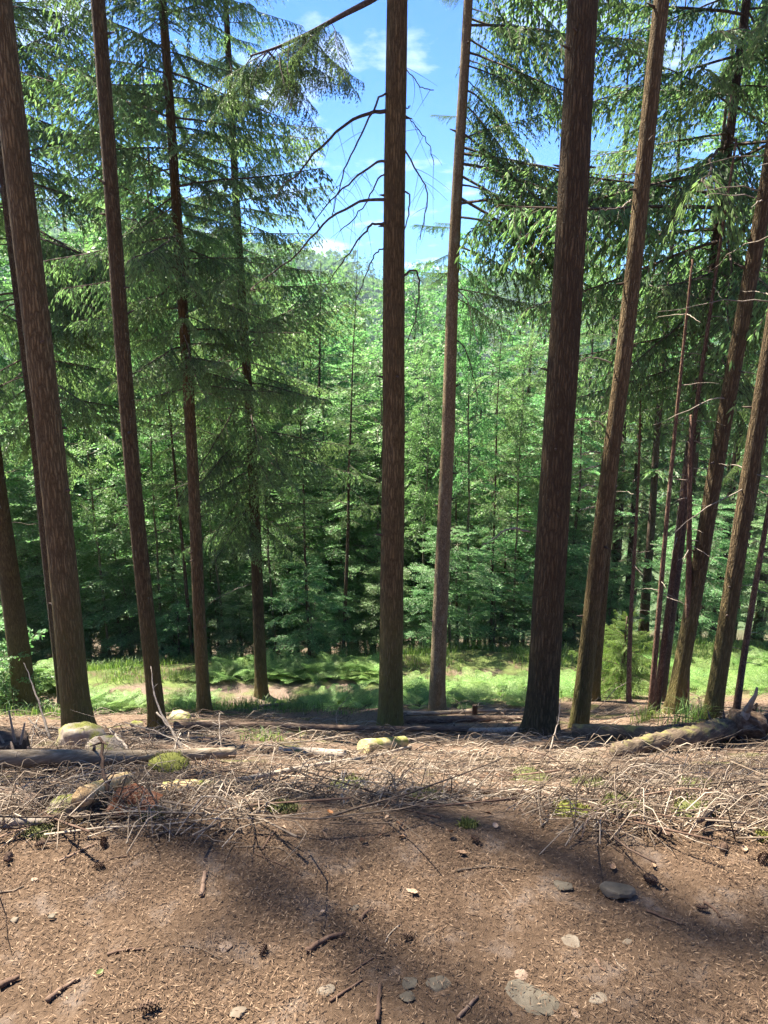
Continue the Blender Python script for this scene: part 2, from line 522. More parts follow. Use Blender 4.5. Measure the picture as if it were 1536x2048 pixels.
def ground_material():
    m, n, l, p = new_mat('forest_floor')
    co = n.new('ShaderNodeTexCoord').outputs['Object']
    s = n.new('ShaderNodeSeparateXYZ'); l.new(co, s.inputs[0])
    wob = noise(n, l, mapping(n, l, co, (1, 1, 0)), .9, 5, .6)
    yv = math_n(n, l, 'ADD', s.outputs['Y'], math_n(n, l, 'MULTIPLY', math_n(n, l, 'SUBTRACT', wob.outputs['Fac'], .5), 1.1))
    yp = math_n(n, l, 'ADD', yv, math_n(n, l, 'MULTIPLY', s.outputs['X'], -.10))

    def band(src, a, b):
        r = n.new('ShaderNodeMapRange'); r.interpolation_type = 'SMOOTHSTEP'
        r.inputs['From Min'].default_value = a; r.inputs['From Max'].default_value = b
        l.new(src, r.inputs['Value'])
        return r.outputs[0]
    f1 = noise(n, l, co, 55, 6, .7)
    f2 = noise(n, l, co, 7, 5, .6)
    f3 = noise(n, l, co, 1.6, 4, .55)
    # trodden earth and brown needles on the path
    e = ramp(n, [(.25, (.028, .018, .011)), (.5, (.078, .050, .031)), (.72, (.15, .104, .07))])
    l.new(math_n(n, l, 'ADD', math_n(n, l, 'MULTIPLY', f1.outputs['Fac'], .6), math_n(n, l, 'MULTIPLY', f2.outputs['Fac'], .4)), e.inputs[0])
    bare = ramp(n, [(.55, (0, 0, 0)), (.68, (.7, .7, .7))]); l.new(f2.outputs['Fac'], bare.inputs[0])
    path = mixc(n, l, bare.outputs[0], e.outputs[0], (.125, .098, .08))
    # litter of the slope: darker humus, bleached chips, moss
    g = ramp(n, [(.28, (.045, .029, .02)), (.5, (.12, .08, .055)), (.70, (.26, .195, .14))])
    l.new(f1.outputs['Fac'], g.inputs[0])
    ms = ramp(n, [(.58, (0, 0, 0)), (.66, (1, 1, 1))]); l.new(f3.outputs['Fac'], ms.inputs[0])
    slope = mixc(n, l, ms.outputs[0], g.outputs[0], (.085, .085, .03))
    c = mixc(n, l, band(yv, 1.95, 2.45), path, slope)
    # green ground cover round the lower path
    gg = ramp(n, [(.36, (.09, .062, .04)), (.46, (.06, .07, .025)), (.6, (.10, .135, .04)), (.8, (.19, .19, .08))]); l.new(noise(n, l, co, 2.2, 6, .68).outputs['Fac'], gg.inputs[0])
    c = mixc(n, l, band(yp, 10.2, 12.4), c, gg.outputs[0])
    soil = ramp(n, [(.3, (.08, .055, .04)), (.55, (.15, .11, .085)), (.75, (.24, .19, .15))]); l.new(f1.outputs['Fac'], soil.inputs[0])
    strip = math_n(n, l, 'MULTIPLY', band(yp, 13.0, 13.3), band(yp, 14.7, 14.4))
    pn = ramp(n, [(.40, (1, 1, 1)), (.56, (0, 0, 0))]); l.new(math_n(n, l, 'ADD', f3.outputs['Fac'], math_n(n, l, 'MULTIPLY', s.outputs['X'], .018)), pn.inputs[0])
    strip = math_n(n, l, 'MULTIPLY', strip, pn.outputs[0])
    c = mixc(n, l, strip, c, soil.outputs[0])
    # leaf litter under the wood
    wd = ramp(n, [(.3, (.03, .024, .013)), (.55, (.075, .055, .033)), (.75, (.15, .105, .07))]); l.new(f2.outputs['Fac'], wd.inputs[0])
    c = mixc(n, l, band(yp, 15.6, 17.0), c, wd.outputs[0])
    c = mixc(n, l, band(s.outputs['Y'], 60, 110), c, (.05, .075, .03))
    l.new(c, p.inputs['Base Color'])
    p.inputs['Roughness'].default_value = .95
    p.inputs['Specular IOR Level'].default_value = .15
    b = n.new('ShaderNodeBump'); b.inputs['Strength'].default_value = .6; b.inputs['Distance'].default_value = .012
    f5 = noise(n, l, co, 170, 4, .7)
    l.new(math_n(n, l, 'ADD', f1.outputs['Fac'], math_n(n, l, 'MULTIPLY', f5.outputs['Fac'], .6)), b.inputs['Height']); l.new(b.outputs[0], p.inputs['Normal'])
    b.inputs['Strength'].default_value = .9
    return m


# ------------------------------------------------------------------ ground: one sheet from behind the camera to the far ridge
def steps(*seg):
    out = [seg[0][0]]
    for a, b, d0, d1 in seg:
        x = out[-1]
        while x < b - 1e-6:
            f = (x - a) / (b - a)
            x = min(b, x + d0 + (d1 - d0) * f)
            out.append(x)
    return np.array(out)


xp = steps((0, 2.6, .05, .05), (2.6, 9, .08, .35), (9, 60, .4, 6), (60, 560, 8, 30))
gx = np.concatenate([-xp[::-1], xp[1:]])
gy = np.concatenate([-steps((0, 2, .1, .2), (2, 70, .4, 12))[::-1], steps((0, 1, .1, .05), (1, 7.5, .045, .07), (7.5, 18, .1, .2), (18, 120, .3, 6), (120, 760, 7, 25))[1:]])
GX, GY = np.meshgrid(gx, gy)
GZ = height(GX, GY)
mb = MB()
nx_, ny_ = len(gx), len(gy)
i = np.arange(ny_ - 1)[:, None] * nx_; j = np.arange(nx_ - 1)[None, :]
F = np.stack([i + j, i + j + 1, i + nx_ + j + 1, i + nx_ + j], -1).reshape(-1, 4)
mb.add(np.stack([GX, GY, GZ], -1), F)
ground = mb.obj('ground', ground_material(), smooth=True)
tag(ground, 'steep forest slope with a needle covered path falling to a green terrace', None, None, 'structure')


# ------------------------------------------------------------------ foliage templates
def fir_branch(seed, L=2.0, droop=.25, hang=.55, upturn=.12, dens=1.0, start=.16, shoot=(.06, .13), width=.022):
    """a live fir bough along +x: drooping axis, side twigs, needled shoots"""
    r = np.random.default_rng(seed)
    s = np.linspace(0, 1, 12)
    wob = np.cumsum(r.normal(0, .012, 12)) * L
    ax = np.stack([s * L, wob, L * (-droop * s ** 1.4 + upturn * np.clip(s - .55, 0, 1) ** 1.5)], 1)
    mb = MB()
    add_tube(mb, ax, .013 * L / 2 * (1 - s * .88) + .0025, 4, .5, 1, False)
    P = []; D = []; T = []
    n2 = int(L * (1 - start) / .075 * dens)
    for k in range(n2):
        t = start + (1 - start) * (k + r.random()) / n2
        b = np.array([np.interp(t, s, ax[:, q]) for q in range(3)])
        for sd in (-1, 1):
            if r.random() < .17:
                continue
            l2 = (.16 + .50 * (1 - t) ** .8 * min(1, (t - start) * 5 + .35)) * (L / 2) ** .6 * r.uniform(.6, 1.25)
            f = r.uniform(.35, .85)
            d = np.array([f, sd * math.sqrt(1 - f * f * .8), r.uniform(-.25, .1)]); d /= np.linalg.norm(d)
            m = max(3, int(l2 / .045))
            q = (np.arange(m) + .6) / m
            pts = b + d * (q * l2)[:, None]
            pts[:, 2] -= hang * l2 * q ** 1.7
            tw = np.concatenate([[b], pts])
            V, Fq, _ = tube(tw[[0, len(tw) // 2, -1]], [.0035, .0028, .0018], 3, False)
            mb.add(V, Fq, .4, 1)
            # shoots along the twig, alternating, hanging, one at the tip
            tg = nrm(np.gradient(tw, axis=0))[1:]
            side = nrm(np.cross(tg, [0, 0, 1.0]))
            for rep in (0, 1):
                sgn = np.where((np.arange(m) + rep) % 2 == 0, 1, -1)[:, None]
                dd = nrm(tg * r.uniform(.5, 1.0, (m, 1)) + side * sgn * r.uniform(.35, .9, (m, 1)) + np.array([0, 0, -1]) * hang * r.uniform(.2, 1.1, (m, 1)) + r.normal(0, .12, (m, 3)))
                if rep == 1:
                    keep = r.random(m) < .65
                    P.append(pts[keep]); D.append(dd[keep]); T.append(np.full(keep.sum(), .25 + .45 * t) + q[keep] * .2)
                else:
                    dd[-1] = nrm(tg[-1] + np.array([0, 0, -hang * .5]))
                    P.append(pts); D.append(dd); T.append(np.full(m, .25 + .45 * t) + q * .25)
    P = np.concatenate(P); D = np.concatenate(D); T = np.concatenate(T)
    N = len(P)
    Ls = r.uniform(shoot[0], shoot[1], N)
    W = nrm(np.cross(D, r.normal(0, 1, (N, 3)) * .5 + np.array([0, 0, 1.0])))
    W2 = nrm(np.cross(D, W))
    T = np.clip(T + r.normal(0, .16, N), 0, 1)
    for w_, wd in ((W, width), (W2, width * .8)):
        V, Fq = kites(P, D, w_, Ls, wd * r.uniform(.75, 1.3, N), .4)
        mb.add(V, Fq, np.repeat(T, 4), 0)
    return np.concatenate(mb.v), np.concatenate(mb.t), np.concatenate(mb.f4), np.concatenate(mb.m4)


BR = [fir_branch(100 + k, 2.0, .14 + .07 * (k % 3), (.9, 1.3, .7, 1.1, .6)[k], .14, 1.5, start=.15, shoot=(.045, .115), width=.022) for k in range(5)]          # hanging douglas fir boughs
BS = [fir_branch(200 + k, 1.6, .10 + .08 * (k % 2), .30, .16, .85, shoot=(.07, .15), width=.028) for k in range(3)]   # stiffer spruce boughs, seen from farther off


def put_branch(mb, tpl, pos, heading, pitch, scale, r=None, flip=False):
    V, T, F, S = tpl
    c, s = math.cos(pitch), math.sin(pitch)
    ch, sh = math.cos(heading), math.sin(heading)
    Rm = np.array([[ch, -sh, 0], [sh, ch, 0], [0, 0, 1]]) @ np.array([[c, 0, -s], [0, 1, 0], [s, 0, c]])
    v = V * (1, -1 if flip else 1, 1) * scale
    v = v @ Rm.T + pos
    T2 = T if r is None else np.clip(T + r.normal(0, .10), 0, 1)
    n0 = mb.n
    mb.v.append(v); mb.t.append(T2); mb.f4.append(F + n0); mb.m4.append(S); mb.n += len(v)


def fir_crown(seed, z0, z1, len0, len1, tpls, per_m=6.0, pitch0=-.12, pitch1=.35, top=True, heads=None, ends=None, jitter=.45):
    """boughs set round a stem from z0 to z1; heads = optional list of (heading, spread) sectors"""
    r = np.random.default_rng(seed)
    mb = MB()
    n = int((z1 - z0) * per_m)
    ga = r.uniform(0, 6.28)
    for k in range(n):
        f = (k + r.random()) / n
        z = z0 + (z1 - z0) * f
        L = (len0 + (len1 - len0) * f) * r.uniform(1 - jitter, 1 + jitter)
        if f < .12:
            L *= .55 + 3.5 * f
        if heads is None:
            ga += 2.39996 + r.normal(0, .3); hd = ga
        else:
            a, sp, ls = heads[r.integers(len(heads))]
            hd = a + r.uniform(-sp, sp); L *= ls
        tp = tpls[r.integers(len(tpls))]
        base = np.ptp(tp[0][:, 0])
        put_branch(mb, tp, np.array([0, 0, z]), hd, pitch0 + (pitch1 - pitch0) * f + r.normal(0, .2), L / base, r, r.random() < .5)
    if top:
        tp = tpls[0]
        put_branch(mb, tp, np.array([0, 0, z1 - .2]), 0, 1.45, max(.35, len1) * .9 / np.ptp(tp[0][:, 0]), r)
    return mb


def beech_spray(seed, L=1.1):
    r = np.random.default_rng(seed)
    mb = MB()
    s = np.linspace(0, 1, 6)
    ax = np.stack([s * L, np.cumsum(r.normal(0, .02, 6)), -.12 * L * s ** 2 + np.cumsum(r.normal(0, .012, 6))], 1)
    V, Fq, _ = tube(ax, .008 * (1 - .8 * s) + .0015, 3, False); mb.add(V, Fq, .4, 1)
    P = []; D = []
    for k in range(13):
        t = .10 + .9 * k / 13
        b = np.array([np.interp(t, s, ax[:, q]) for q in range(3)])
        sd = 1 if k % 2 else -1
        l2 = (.46 * (1 - t) + .14) * r.uniform(.7, 1.2)
        d = nrm(np.array([.75, sd * .75, r.normal(-.05, .12)]))
        V, Fq, _ = tube([b, b + d * l2], [.003, .0015], 3, False); mb.add(V, Fq, .4, 1)
        m = max(3, int(l2 / .038))
        q = (np.arange(m) + .7) / m
        pts = b + d * (q * l2)[:, None]; pts[:, 2] -= .10 * l2 * q ** 2
        sg = np.where(np.arange(m) % 2 == 0, 1, -1)[:, None]
        pr = np.array([-d[1], d[0], 0])
        dd = nrm(d * .7 + pr * sg * .8 + r.normal(0, .22, (m, 3)) + np.array([0, 0, -.15]))
        dd[-1] = d
        P.append(pts + r.normal(0, .012, (m, 3))); D.append(dd)
    P = np.concatenate(P); D = np.concatenate(D); N = len(P)
    up = nrm(np.array([0, -.25, .8]) + r.normal(0, .8, (N, 3)))
    W = nrm(np.cross(D, up))
    V, Fq = kites(P, D, W, r.uniform(.075, .125, N), r.uniform(.05, .08, N), .48)
    mb.add(V, Fq, np.repeat(np.clip(.45 + r.normal(0, .22, N), 0, 1), 4), 0)
    return np.concatenate(mb.v), np.concatenate(mb.t), np.concatenate(mb.f4), np.concatenate(mb.m4)


SPR = [beech_spray(300 + k) for k in range(5)]


def beech_tree(seed, H=14.0, base=.12, wide=2.6, r0=.09, n_limb=46, fork=False, per=4.6):
    """returns trunk and crown builders; limbs go with the crown"""
    r = np.random.default_rng(seed)
    s = np.linspace(0, 1, 16)
    wx = np.cumsum(r.normal(0, .05, 16)); wy = np.cumsum(r.normal(0, .05, 16))
    st = np.stack([wx * H / 14, wy * H / 14, s * H], 1); st[0, :2] = 0
    tr = MB()
    rad = r0 * (1 - s) ** .85 + .008; rad[0] *= 1.3
    st[0, 2] = -.5
    add_tube(tr, st, rad, 8, .5, 0)
    cr = MB()
    ang = r.uniform(0, 6.28)
    for k in range(n_limb):
        f = base + (1 - base) * ((k + r.random()) / n_limb) ** .9
        c = np.array([np.interp(f, s, st[:, q]) for q in range(3)])
        prof = math.sin(math.pi * min(1, max(0.04, (f - base) / (1 - base) * .78 + .22)) ** 1.1)
        L = wide * (.25 + .75 * prof) * r.uniform(.6, 1.15)
        ang += 2.39996 + r.normal(0, .35)
        el = .18 + .75 * f ** 2 + r.normal(0, .12)
        d = np.array([math.cos(ang) * math.cos(el), math.sin(ang) * math.cos(el), math.sin(el)])
        q = np.linspace(0, 1, 5)
        lp = c + d * (q * L)[:, None]
        lp[:, 2] -= .16 * L * q ** 2
        lp[1:-1] += r.normal(0, .04, (3, 3))
        V, Fq, _ = tube(lp, r0 * .34 * (1 - f * .6) * (1 - q * .85) + .003, 4, False); cr.add(V, Fq, .4, 1)
        m = max(2, int(per * L / wide + r.random() * 2))
        for jx in range(m):
            t = .22 + .78 * (jx + r.random() * .8) / m
            pos = np.array([np.interp(t, q, lp[:, w]) for w in range(3)])
            hd = ang + (r.uniform(.3, 1.1) * (1 if jx % 2 else -1) if jx < m - 1 else 0)
            put_branch(cr, SPR[r.integers(5)], pos, hd, r.normal(-.25, .5) + .35 * el * (f > .8), r.uniform(.75, 1.35), r, r.random() < .5)
    return tr, cr


def trunk_mb(H, r0, seed, flare=.35, sides=20, wob=.02, taper=1.0, rings=None, sink=.5, top_r=.012):
    r = np.random.default_rng(seed)
    zs = np.concatenate([[-sink], np.linspace(0, 1.2, 10), np.arange(1.5, H, .35), [H]]) if H > 2 else np.concatenate([[-sink], np.linspace(0, H, 9)])
    n = len(zs)
    k1, k2, p1, p2 = r.uniform(.35, .6), r.uniform(.8, 1.3), r.uniform(0, 6.28), r.uniform(0, 6.28)
    wx = wob * (np.sin(zs * k1 + p1) - math.sin(p1)) + wob * .4 * (np.sin(zs * k2 + p2) - math.sin(p2))
    wy = wob * (np.sin(zs * k2 * .7 + p2) - math.sin(p2))
    zc = np.clip(zs, 0, None)
    rad = r0 * np.clip(1 - zc / H, 0, 1) ** taper * (1 + flare * np.exp(-zc / .22)) + top_r
    th = np.linspace(0, 2 * math.pi, sides, endpoint=False)
    lobes = 1 + (.10 * np.sin(th * 3 + p1) + .07 * np.sin(th * 5 + p2))[None, :] * np.exp(-zc / .3)[:, None] * flare / .35
    rough = 1 + .030 * vnoise(th[None, :] * 6 + seed * 9, zs[:, None] * 2.2, seed) * 2 + .02 * vnoise(th[None, :] * 2.6, zs[:, None] * 5, seed + 1)
    rough[:, -1] = (rough[:, 0] + rough[:, -2]) / 2
    rr = rad[:, None] * lobes * rough
    V = np.stack([wx[:, None] + rr * np.cos(th), wy[:, None] + rr * np.sin(th), np.broadcast_to(zs[:, None], rr.shape)], -1).reshape(-1, 3)
    ii = np.arange(n - 1)[:, None] * sides; jj = np.arange(sides)[None, :]; kk = (jj + 1) % sides
    F = np.stack([ii + jj, ii + kk, ii + sides + kk, ii + sides + jj], -1).reshape(-1, 4)
    mb = MB(); mb.add(V, F)
    f3 = np.stack([np.full(sides - 2, (n - 1) * sides), (n - 1) * sides + np.arange(1, sides - 1), (n - 1) * sides + np.arange(2, sides)], 1)
    mb.f3.append(f3); mb.m3.append(np.zeros(len(f3)))
    axis = lambda z: np.array([np.interp(z, zs, wx), np.interp(z, zs, wy), z])
    radius = lambda z: float(np.interp(z, zs, rad))
    return mb, axis, radius


# ------------------------------------------------------------------ stems of the front rows
TREES = {}


def stand(u, v, u2, v2):
    """foot on the slope under (u, v); the stem leans so that it passes (u2, v2)"""
    p = on_ground(u, v)
    q = at_depth(u2, v2, p[1])
    return p, q - p


def stem_tree(key, name, u, v, w, u2, v2, H, bark, label, cat='tree', group=None, taper=1.15, flare=.34, seed=0, wob=.02, Y=None):
    if Y is None:
        p, d = stand(u, v, u2, v2)
    else:
        p = at_depth(u, v, Y); p[2] = float(height(p[0], p[1], False))
        d = at_depth(u2, v2, Y) - p
    lean = math.atan2(d[0], d[2])
    root = empty(name, p, (0, lean, 0))
    r0 = .95 * w / 2 / FPX * depth_of(p)
    mb, axis, radius = trunk_mb(H, r0, seed or (abs(hash(key)) % 1000 if False else sum(map(ord, key)) * 7 % 997), flare, 24 if r0 > .06 else 10, wob, taper)
    mb.obj('trunk', M[bark], root, True)
    tag(root, label, cat, group)
    TREES[key] = dict(root=root, p=p, lean=lean, axis=axis, radius=radius, H=H)
    return TREES[key]


def local_of(t, P):
    """world points -> coordinates of a stem's root"""
    mw = Matrix.Translation(Vector(t['p'])) @ Matrix.Rotation(t['lean'], 4, 'Y')
    mi = np.array(mw.inverted())
    P = np.asarray(P, float)
    return P @ mi[:3, :3].T + mi[:3, 3]


BOUGH = []
for V_, T_, F_, S_ in BR:
    m_ = MB(); m_.v = [V_]; m_.t = [T_]; m_.f4 = [F_]; m_.m4 = [S_]; m_.n = len(V_)
    BOUGH.append(m_.mesh('bough', [M['leaf_fir'], M['dead_branch']]))


def crown_of(t, seed, z0, z1, len0, len1, per_m=13, pitch0=-.1, pitch1=.35, heads=None, jitter=.45):
    """a crown built bough by bough, the boughs sharing a few meshes"""
    r = np.random.default_rng(seed)
    cr = bpy.data.objects.new('crown', None); cr.empty_display_size = .1
    link(cr, t['root'])
    n = int((z1 - z0) * per_m); ga = r.uniform(0, 6.28)
    for k in range(n):
        f = (k + r.random()) / n
        z = z0 + (z1 - z0) * f
        L = (len0 + (len1 - len0) * f) * r.uniform(1 - jitter, 1 + jitter)
        if f < .12:
            L *= .55 + 3.5 * f
        if heads is None:
            ga += 2.39996 + r.normal(0, .3); hd = ga
        else:
            a, sp, ls = heads[r.integers(len(heads))]
            hd = a + r.uniform(-sp, sp); L *= ls
        i_ = int(r.integers(5)); sc_ = L / float(np.ptp(BR[i_][0][:, 0]))
        o = link(bpy.data.objects.new('bough', BOUGH[i_]), cr)
        o.location = t['axis'](z)
        o.rotation_euler = (0, -(pitch0 + (pitch1 - pitch0) * f + r.normal(0, .28)), hd)
        o.scale = (sc_, sc_ * (-1 if r.random() < .5 else 1), sc_)
    return cr



FG = 'tall bare fir stems standing across the brushy slope'
stem_tree('f0', 'fir_tree', 52, 1425, 42, 5, 1050, 24, 'bark_fir', 'dark fir stem cut by the left frame edge above a leafy shrub', group=FG)
stem_tree('f1', 'fir_tree', 155, 1468, 52, 12, 100, 26, 'bark_light', 'thick light-brown fir stem on the left behind the mossy boulder', group=FG)
stem_tree('f1b', 'fir_tree', 128, 1412, 19, 5, 330, 21, 'bark_spruce', 'thin dark fir stem half hidden behind the thick left stem', group=FG)
stem_tree('f2', 'fir_tree', 316, 1457, 29, 195, 0, 24, 'bark_fir', 'slim red-brown fir stem, second full stem from the left', group=FG)
stem_tree('f3', 'fir_tree', 410, 1424, 24, 325, 70, 19, 'bark_fir', 'slender fir with green boughs, third full stem from the left', group=FG)
stem_tree('f4', 'fir_tree', 524, 1394, 23, 463, 230, 19, 'bark_fir', 'slender fir with hanging green boughs, first stem left of the centre stem', group=FG)
stem_tree('f5', 'fir_tree', 782, 1452, 46, 784, 0, 26, 'bark_mossy', 'straight centre fir stem with arching dead branches and yellow-mossed foot', group=FG, flare=.2)
stem_tree('f6', 'fir_tree', 873, 1420, 30, 940, 0, 17, 'bark_smooth', 'smooth ringed fir stem just right of centre with boughs on one side', group=FG, flare=.3)
stem_tree('f7', 'fir_tree', 1082, 1466, 61, 1162, 0, 30, 'bark_thick', 'thickest dark rough-barked fir stem right of the centre', group=FG, flare=.36, wob=.012)
stem_tree('f8', 'fir_tree', 1158, 1458, 31, 1318, 0, 27, 'bark_light', 'leaning fir stem beside the thickest stem, rotten log at its foot', group=FG)
stem_tree('f8b', 'fir_tree', 1185, 1402, 22, 1283, 400, 24, 'bark_fir', 'fir stem tucked close behind the leaning stem at the rotten log', group=FG)
stem_tree('f9', 'fir_tree', 1347, 1426, 29, 1521, 400, 25, 'bark_fir', 'right-leaning fir stem rising behind the grass tufts and dead poles', group=FG, flare=.35)
stem_tree('f9b', 'fir_tree', 1318, 1402, 20, 1440, 450, 22, 'bark_spruce', 'fir stem behind the dead poles with a wide green crown', group=FG)
stem_tree('f10', 'fir_tree', 1424, 1440, 30, 1519, 800, 25, 'bark_fir', 'rightmost thick fir stem behind the torn root end of the log', group=FG)

# dead poles on the right
PG = 'dead thin poles on the right of the slope'
stem_tree('p1', 'dead_pole', 1299, 1437, 9, 1368, 800, 5.2, 'bark_dead', 'thin reddish dead pole, left one of the crossing pair', 'dead tree', PG, flare=.1, wob=.05)
stem_tree('p2', 'dead_pole', 1312, 1424, 11, 1405, 800, 6.6, 'bark_dead', 'thin dead pole with bleached side twigs, right one of the crossing pair', 'dead tree', PG, flare=.1, wob=.05)
stem_tree('p3', 'dead_pole', 1371, 1426, 10, 1385, 1040, 3.6, 'bark_dead', 'short dead pole broken off at half height before the leaning stem', 'dead tree', PG, flare=.1, wob=.03, taper=.5)
stem_tree('p4', 'dead_pole', 1258, 1405, 8, 1262, 1000, 4.7, 'bark_dead', 'lone bent dead pole beside the young bushy fir', 'dead tree', PG, flare=.1, wob=.09)
stem_tree('p5', 'dead_pole', 1472, 1426, 11, 1533, 1040, 6.0, 'bark_dead', 'dead pole with stubby twigs next to the right frame edge', 'dead tree', PG, flare=.1, wob=.05)

# crowns: high ones above the picture, low ones hanging into it
HI = fir_crown(1, 12.5, 23.5, 2.6, .6, BS, per_m=3.5)
HI_ME = HI.mesh('crown', [M['leaf_fir'], M['dead_branch']])
for k, key in enumerate(('f0', 'f1', 'f2', 'f5', 'f7', 'f8', 'f8b', 'f9', 'f10')):
    o = link(bpy.data.objects.new('crown', HI_ME), TREES[key]['root'])
    o.rotation_euler = (0, 0, k * 1.9)
    s_ = (TREES[key]['H'] + .5) / 24
    o.scale = (s_, s_, s_)

def z_at(t, v):
    """height up a stem where it crosses picture row v"""
    zs = np.linspace(0, t['H'], 400)
    pw = t['p'] + np.stack([np.sin(t['lean']) * zs, 0 * zs, np.cos(t['lean']) * zs], 1)
    q = pw - CAM
    dep = q[:, 1] * CP - q[:, 2] * SP
    row = 1024 + FPX * (-(q[:, 2] * CP + q[:, 1] * SP)) / dep
    return float(np.interp(-v, -row, zs))


t = TREES['f3']; crown_of(t, 3, z_at(t, 780), 18.5, 1.9, .5, 15, -.05)
t = TREES['f4']; crown_of(t, 4, z_at(t, 1060), 18.5, 1.9, .5, 15, -.08)
t = TREES['f1b']; crown_of(t, 5, z_at(t, 880), 20, 2.7, .5, 14, -.12, heads=[(.2, .7, 1.0), (3.1, 1.2, .8), (1.5, .8, .9)])
t = TREES['f6']; crown_of(t, 6, z_at(t, 600), 16.5, 2.2, .5, 9, -.22, .2, heads=[(-.15, .65, 1.0), (.5, .6, .9), (-.1, .5, 1.0), (3.0, .6, .3)])
t = TREES['f9b']; crown_of(t, 8, z_at(t, 790), 21.5, 2.9, .5, 12, -.10)


# ------------------------------------------------------------------ dead branches on the stems
def branch_part(t, uv, r0, r1, mat='dead_branch', bow=0.0, twigs=0, seed=0, n=18, twl=.35):
    """a dead branch following picture points at the stem's own distance, bowing towards or away"""
    r = np.random.default_rng(seed)
    Y0 = t['p'][1]
    m = len(uv)
    P = np.array([at_depth(u, v, Y0 + bow * (k / (m - 1)) - (0 if k else .0)) for k, (u, v) in enumerate(uv)])
    P = smooth_line(local_of(t, P), n)
    P[1:-1] += r.normal(0, .006, (n - 2, 3))
    mb = MB()
    s = np.linspace(0, 1, n)
    add_tube(mb, P, r0 + (r1 - r0) * s ** .8, 6)
    o = mb.obj('branch', M[mat], t['root'], True)
    if twigs:
        mb = MB()
        for k in range(twigs):
            f = r.uniform(.25, .98)
            b = np.array([np.interp(f, s, P[:, q]) for q in range(3)])
            d = nrm(np.array([r.normal(0, .6), r.normal(0, .6), -abs(r.normal(.5, .5))]))
            L = twl * r.uniform(.4, 1.2)
            q = np.linspace(0, 1, 6)
            pts = b + d * (q * L)[:, None] + np.array([r.normal(0, .25), r.normal(0, .2), -.35]) * (q ** 2 * L)[:, None]
            add_tube(mb, pts, .0032 * (1 - q * .7), 3, cap=False)
        link(bpy.data.objects.new('twigs', mb.mesh('twigs', M[mat], True)), o)['kind'] = 'stuff'
    return o


t = TREES['f5']
for k, (uv, r0, bow, tw) in enumerate([
    ([(764, 222), (735, 227), (690, 250), (650, 285), (615, 325), (585, 355), (565, 370), (550, 405)], .024, -.3, 10),
    ([(762, 192), (738, 235), (712, 290), (690, 340), (676, 385), (664, 430)], .013, -.5, 8),
    ([(760, 323), (735, 337), (700, 365), (668, 395), (645, 420), (618, 460)], .017, -.2, 9),
    ([(760, 352), (745, 385), (720, 420), (700, 445), (680, 462)], .010, .4, 5),
    ([(760, 400), (725, 402), (690, 420), (655, 440), (625, 475), (580, 520), (540, 548), (503, 577), (520, 582)], .020, -.4, 8),
    ([(758, 447), (742, 450), (725, 470), (705, 496), (680, 530), (655, 570)], .017, -.3, 5),
    ([(758, 500), (742, 525), (728, 560), (712, 600)], .010, .3, 4),
    ([(801, 275), (815, 310), (838, 350), (854, 378), (852, 420), (840, 480)], .013, -.2, 10),
    ([(800, 388), (812, 384), (820, 395), (815, 430), (806, 470), (800, 500)], .014, -.1, 0),
    ([(800, 560), (815, 545), (830, 543), (838, 560), (836, 600), (830, 640), (812, 690)], .017, -.2, 3),
    ([(804, 130), (822, 150), (845, 175), (868, 180)], .006, 0, 8),
    ([(804, 225), (830, 250), (858, 290), (868, 330)], .006, 0, 9),
    ([(803, 222), (812, 217), (821, 212)], .012, 0, 0),
]):
    uv = [(784, uv[0][1] + (2 if uv[0][0] > 780 else -1))] + uv
    branch_part(t, uv, r0, .0045, 'dead_branch', bow, tw, 40 + k, n=22)
# one live bough at the top of the centre stem, hanging to the left
bp = np.array([at_depth(u, v, t['p'][1] + d) for u, v, d in ((764, -14, 0), (735, 5, -.05), (690, 28, -.1), (640, 55, -.15), (590, 80, -.2), (545, 98, -.2), (500, 112, -.2))])
bp = smooth_line(local_of(t, bp), 20)
mb = MB(); add_tube(mb, bp, np.linspace(.034, .008, 20), 7)
bo = mb.obj('branch', M['dead_branch'], t['root'], True)
r_ = np.random.default_rng(77); mb = MB()
for k in range(26):
    f = r_.uniform(.34, 1.0); c = np.array([np.interp(f, np.linspace(0, 1, 20), bp[:, q]) for q in range(3)])
    put_branch(mb, BR[k % 5], c, r_.choice([math.pi + r_.normal(0, .5), r_.normal(0, .6), -1.4 + r_.normal(0, .4)], p=[.5, .35, .15]), r_.uniform(-.9, -.25), r_.uniform(.2, .4), r_)
link(bpy.data.objects.new('foliage', mb.mesh('foliage', [M['leaf_fir'], M['dead_branch']])), bo)

t = TREES['f6']
for k, (uv, r0, mt) in enumerate([([(916, 580), (935, 605), (948, 660), (955, 690)], .011, 'pale_branch'), ([(908, 572), (918, 560), (925, 575)], .009, 'pale_branch'),
                                  ([(905, 678), (925, 690), (945, 745), (955, 800), (950, 840)], .013, 'dead_branch')]):
    branch_part(t, uv, r0, .003, mt, -.1, 2, 60 + k)
t = TREES['f7']
branch_part(t, [(1060, 1064), (1030, 1058), (1003, 1063), (985, 1080), (964, 1090)], .013, .003, 'pale_branch', -.3, 6, 70, twl=.2)
t = TREES['f8']
for k, uv in enumerate([[(1208, 855), (1195, 843), (1165, 838), (1130, 848)], [(1200, 905), (1180, 904), (1163, 907)], [(1198, 932), (1170, 938), (1133, 957)],
                        [(1190, 973), (1172, 971), (1157, 979)], [(1188, 1013), (1172, 1016), (1160, 1020)], [(1222, 725), (1190, 715), (1160, 722), (1135, 742)],
                        [(1285, 350), (1250, 347), (1215, 355), (1180, 372)], [(1262, 400), (1240, 415), (1200, 420)]]):
    branch_part(t, uv, .009, .003, 'pale_branch', -.25, 2, 80 + k, twl=.15)
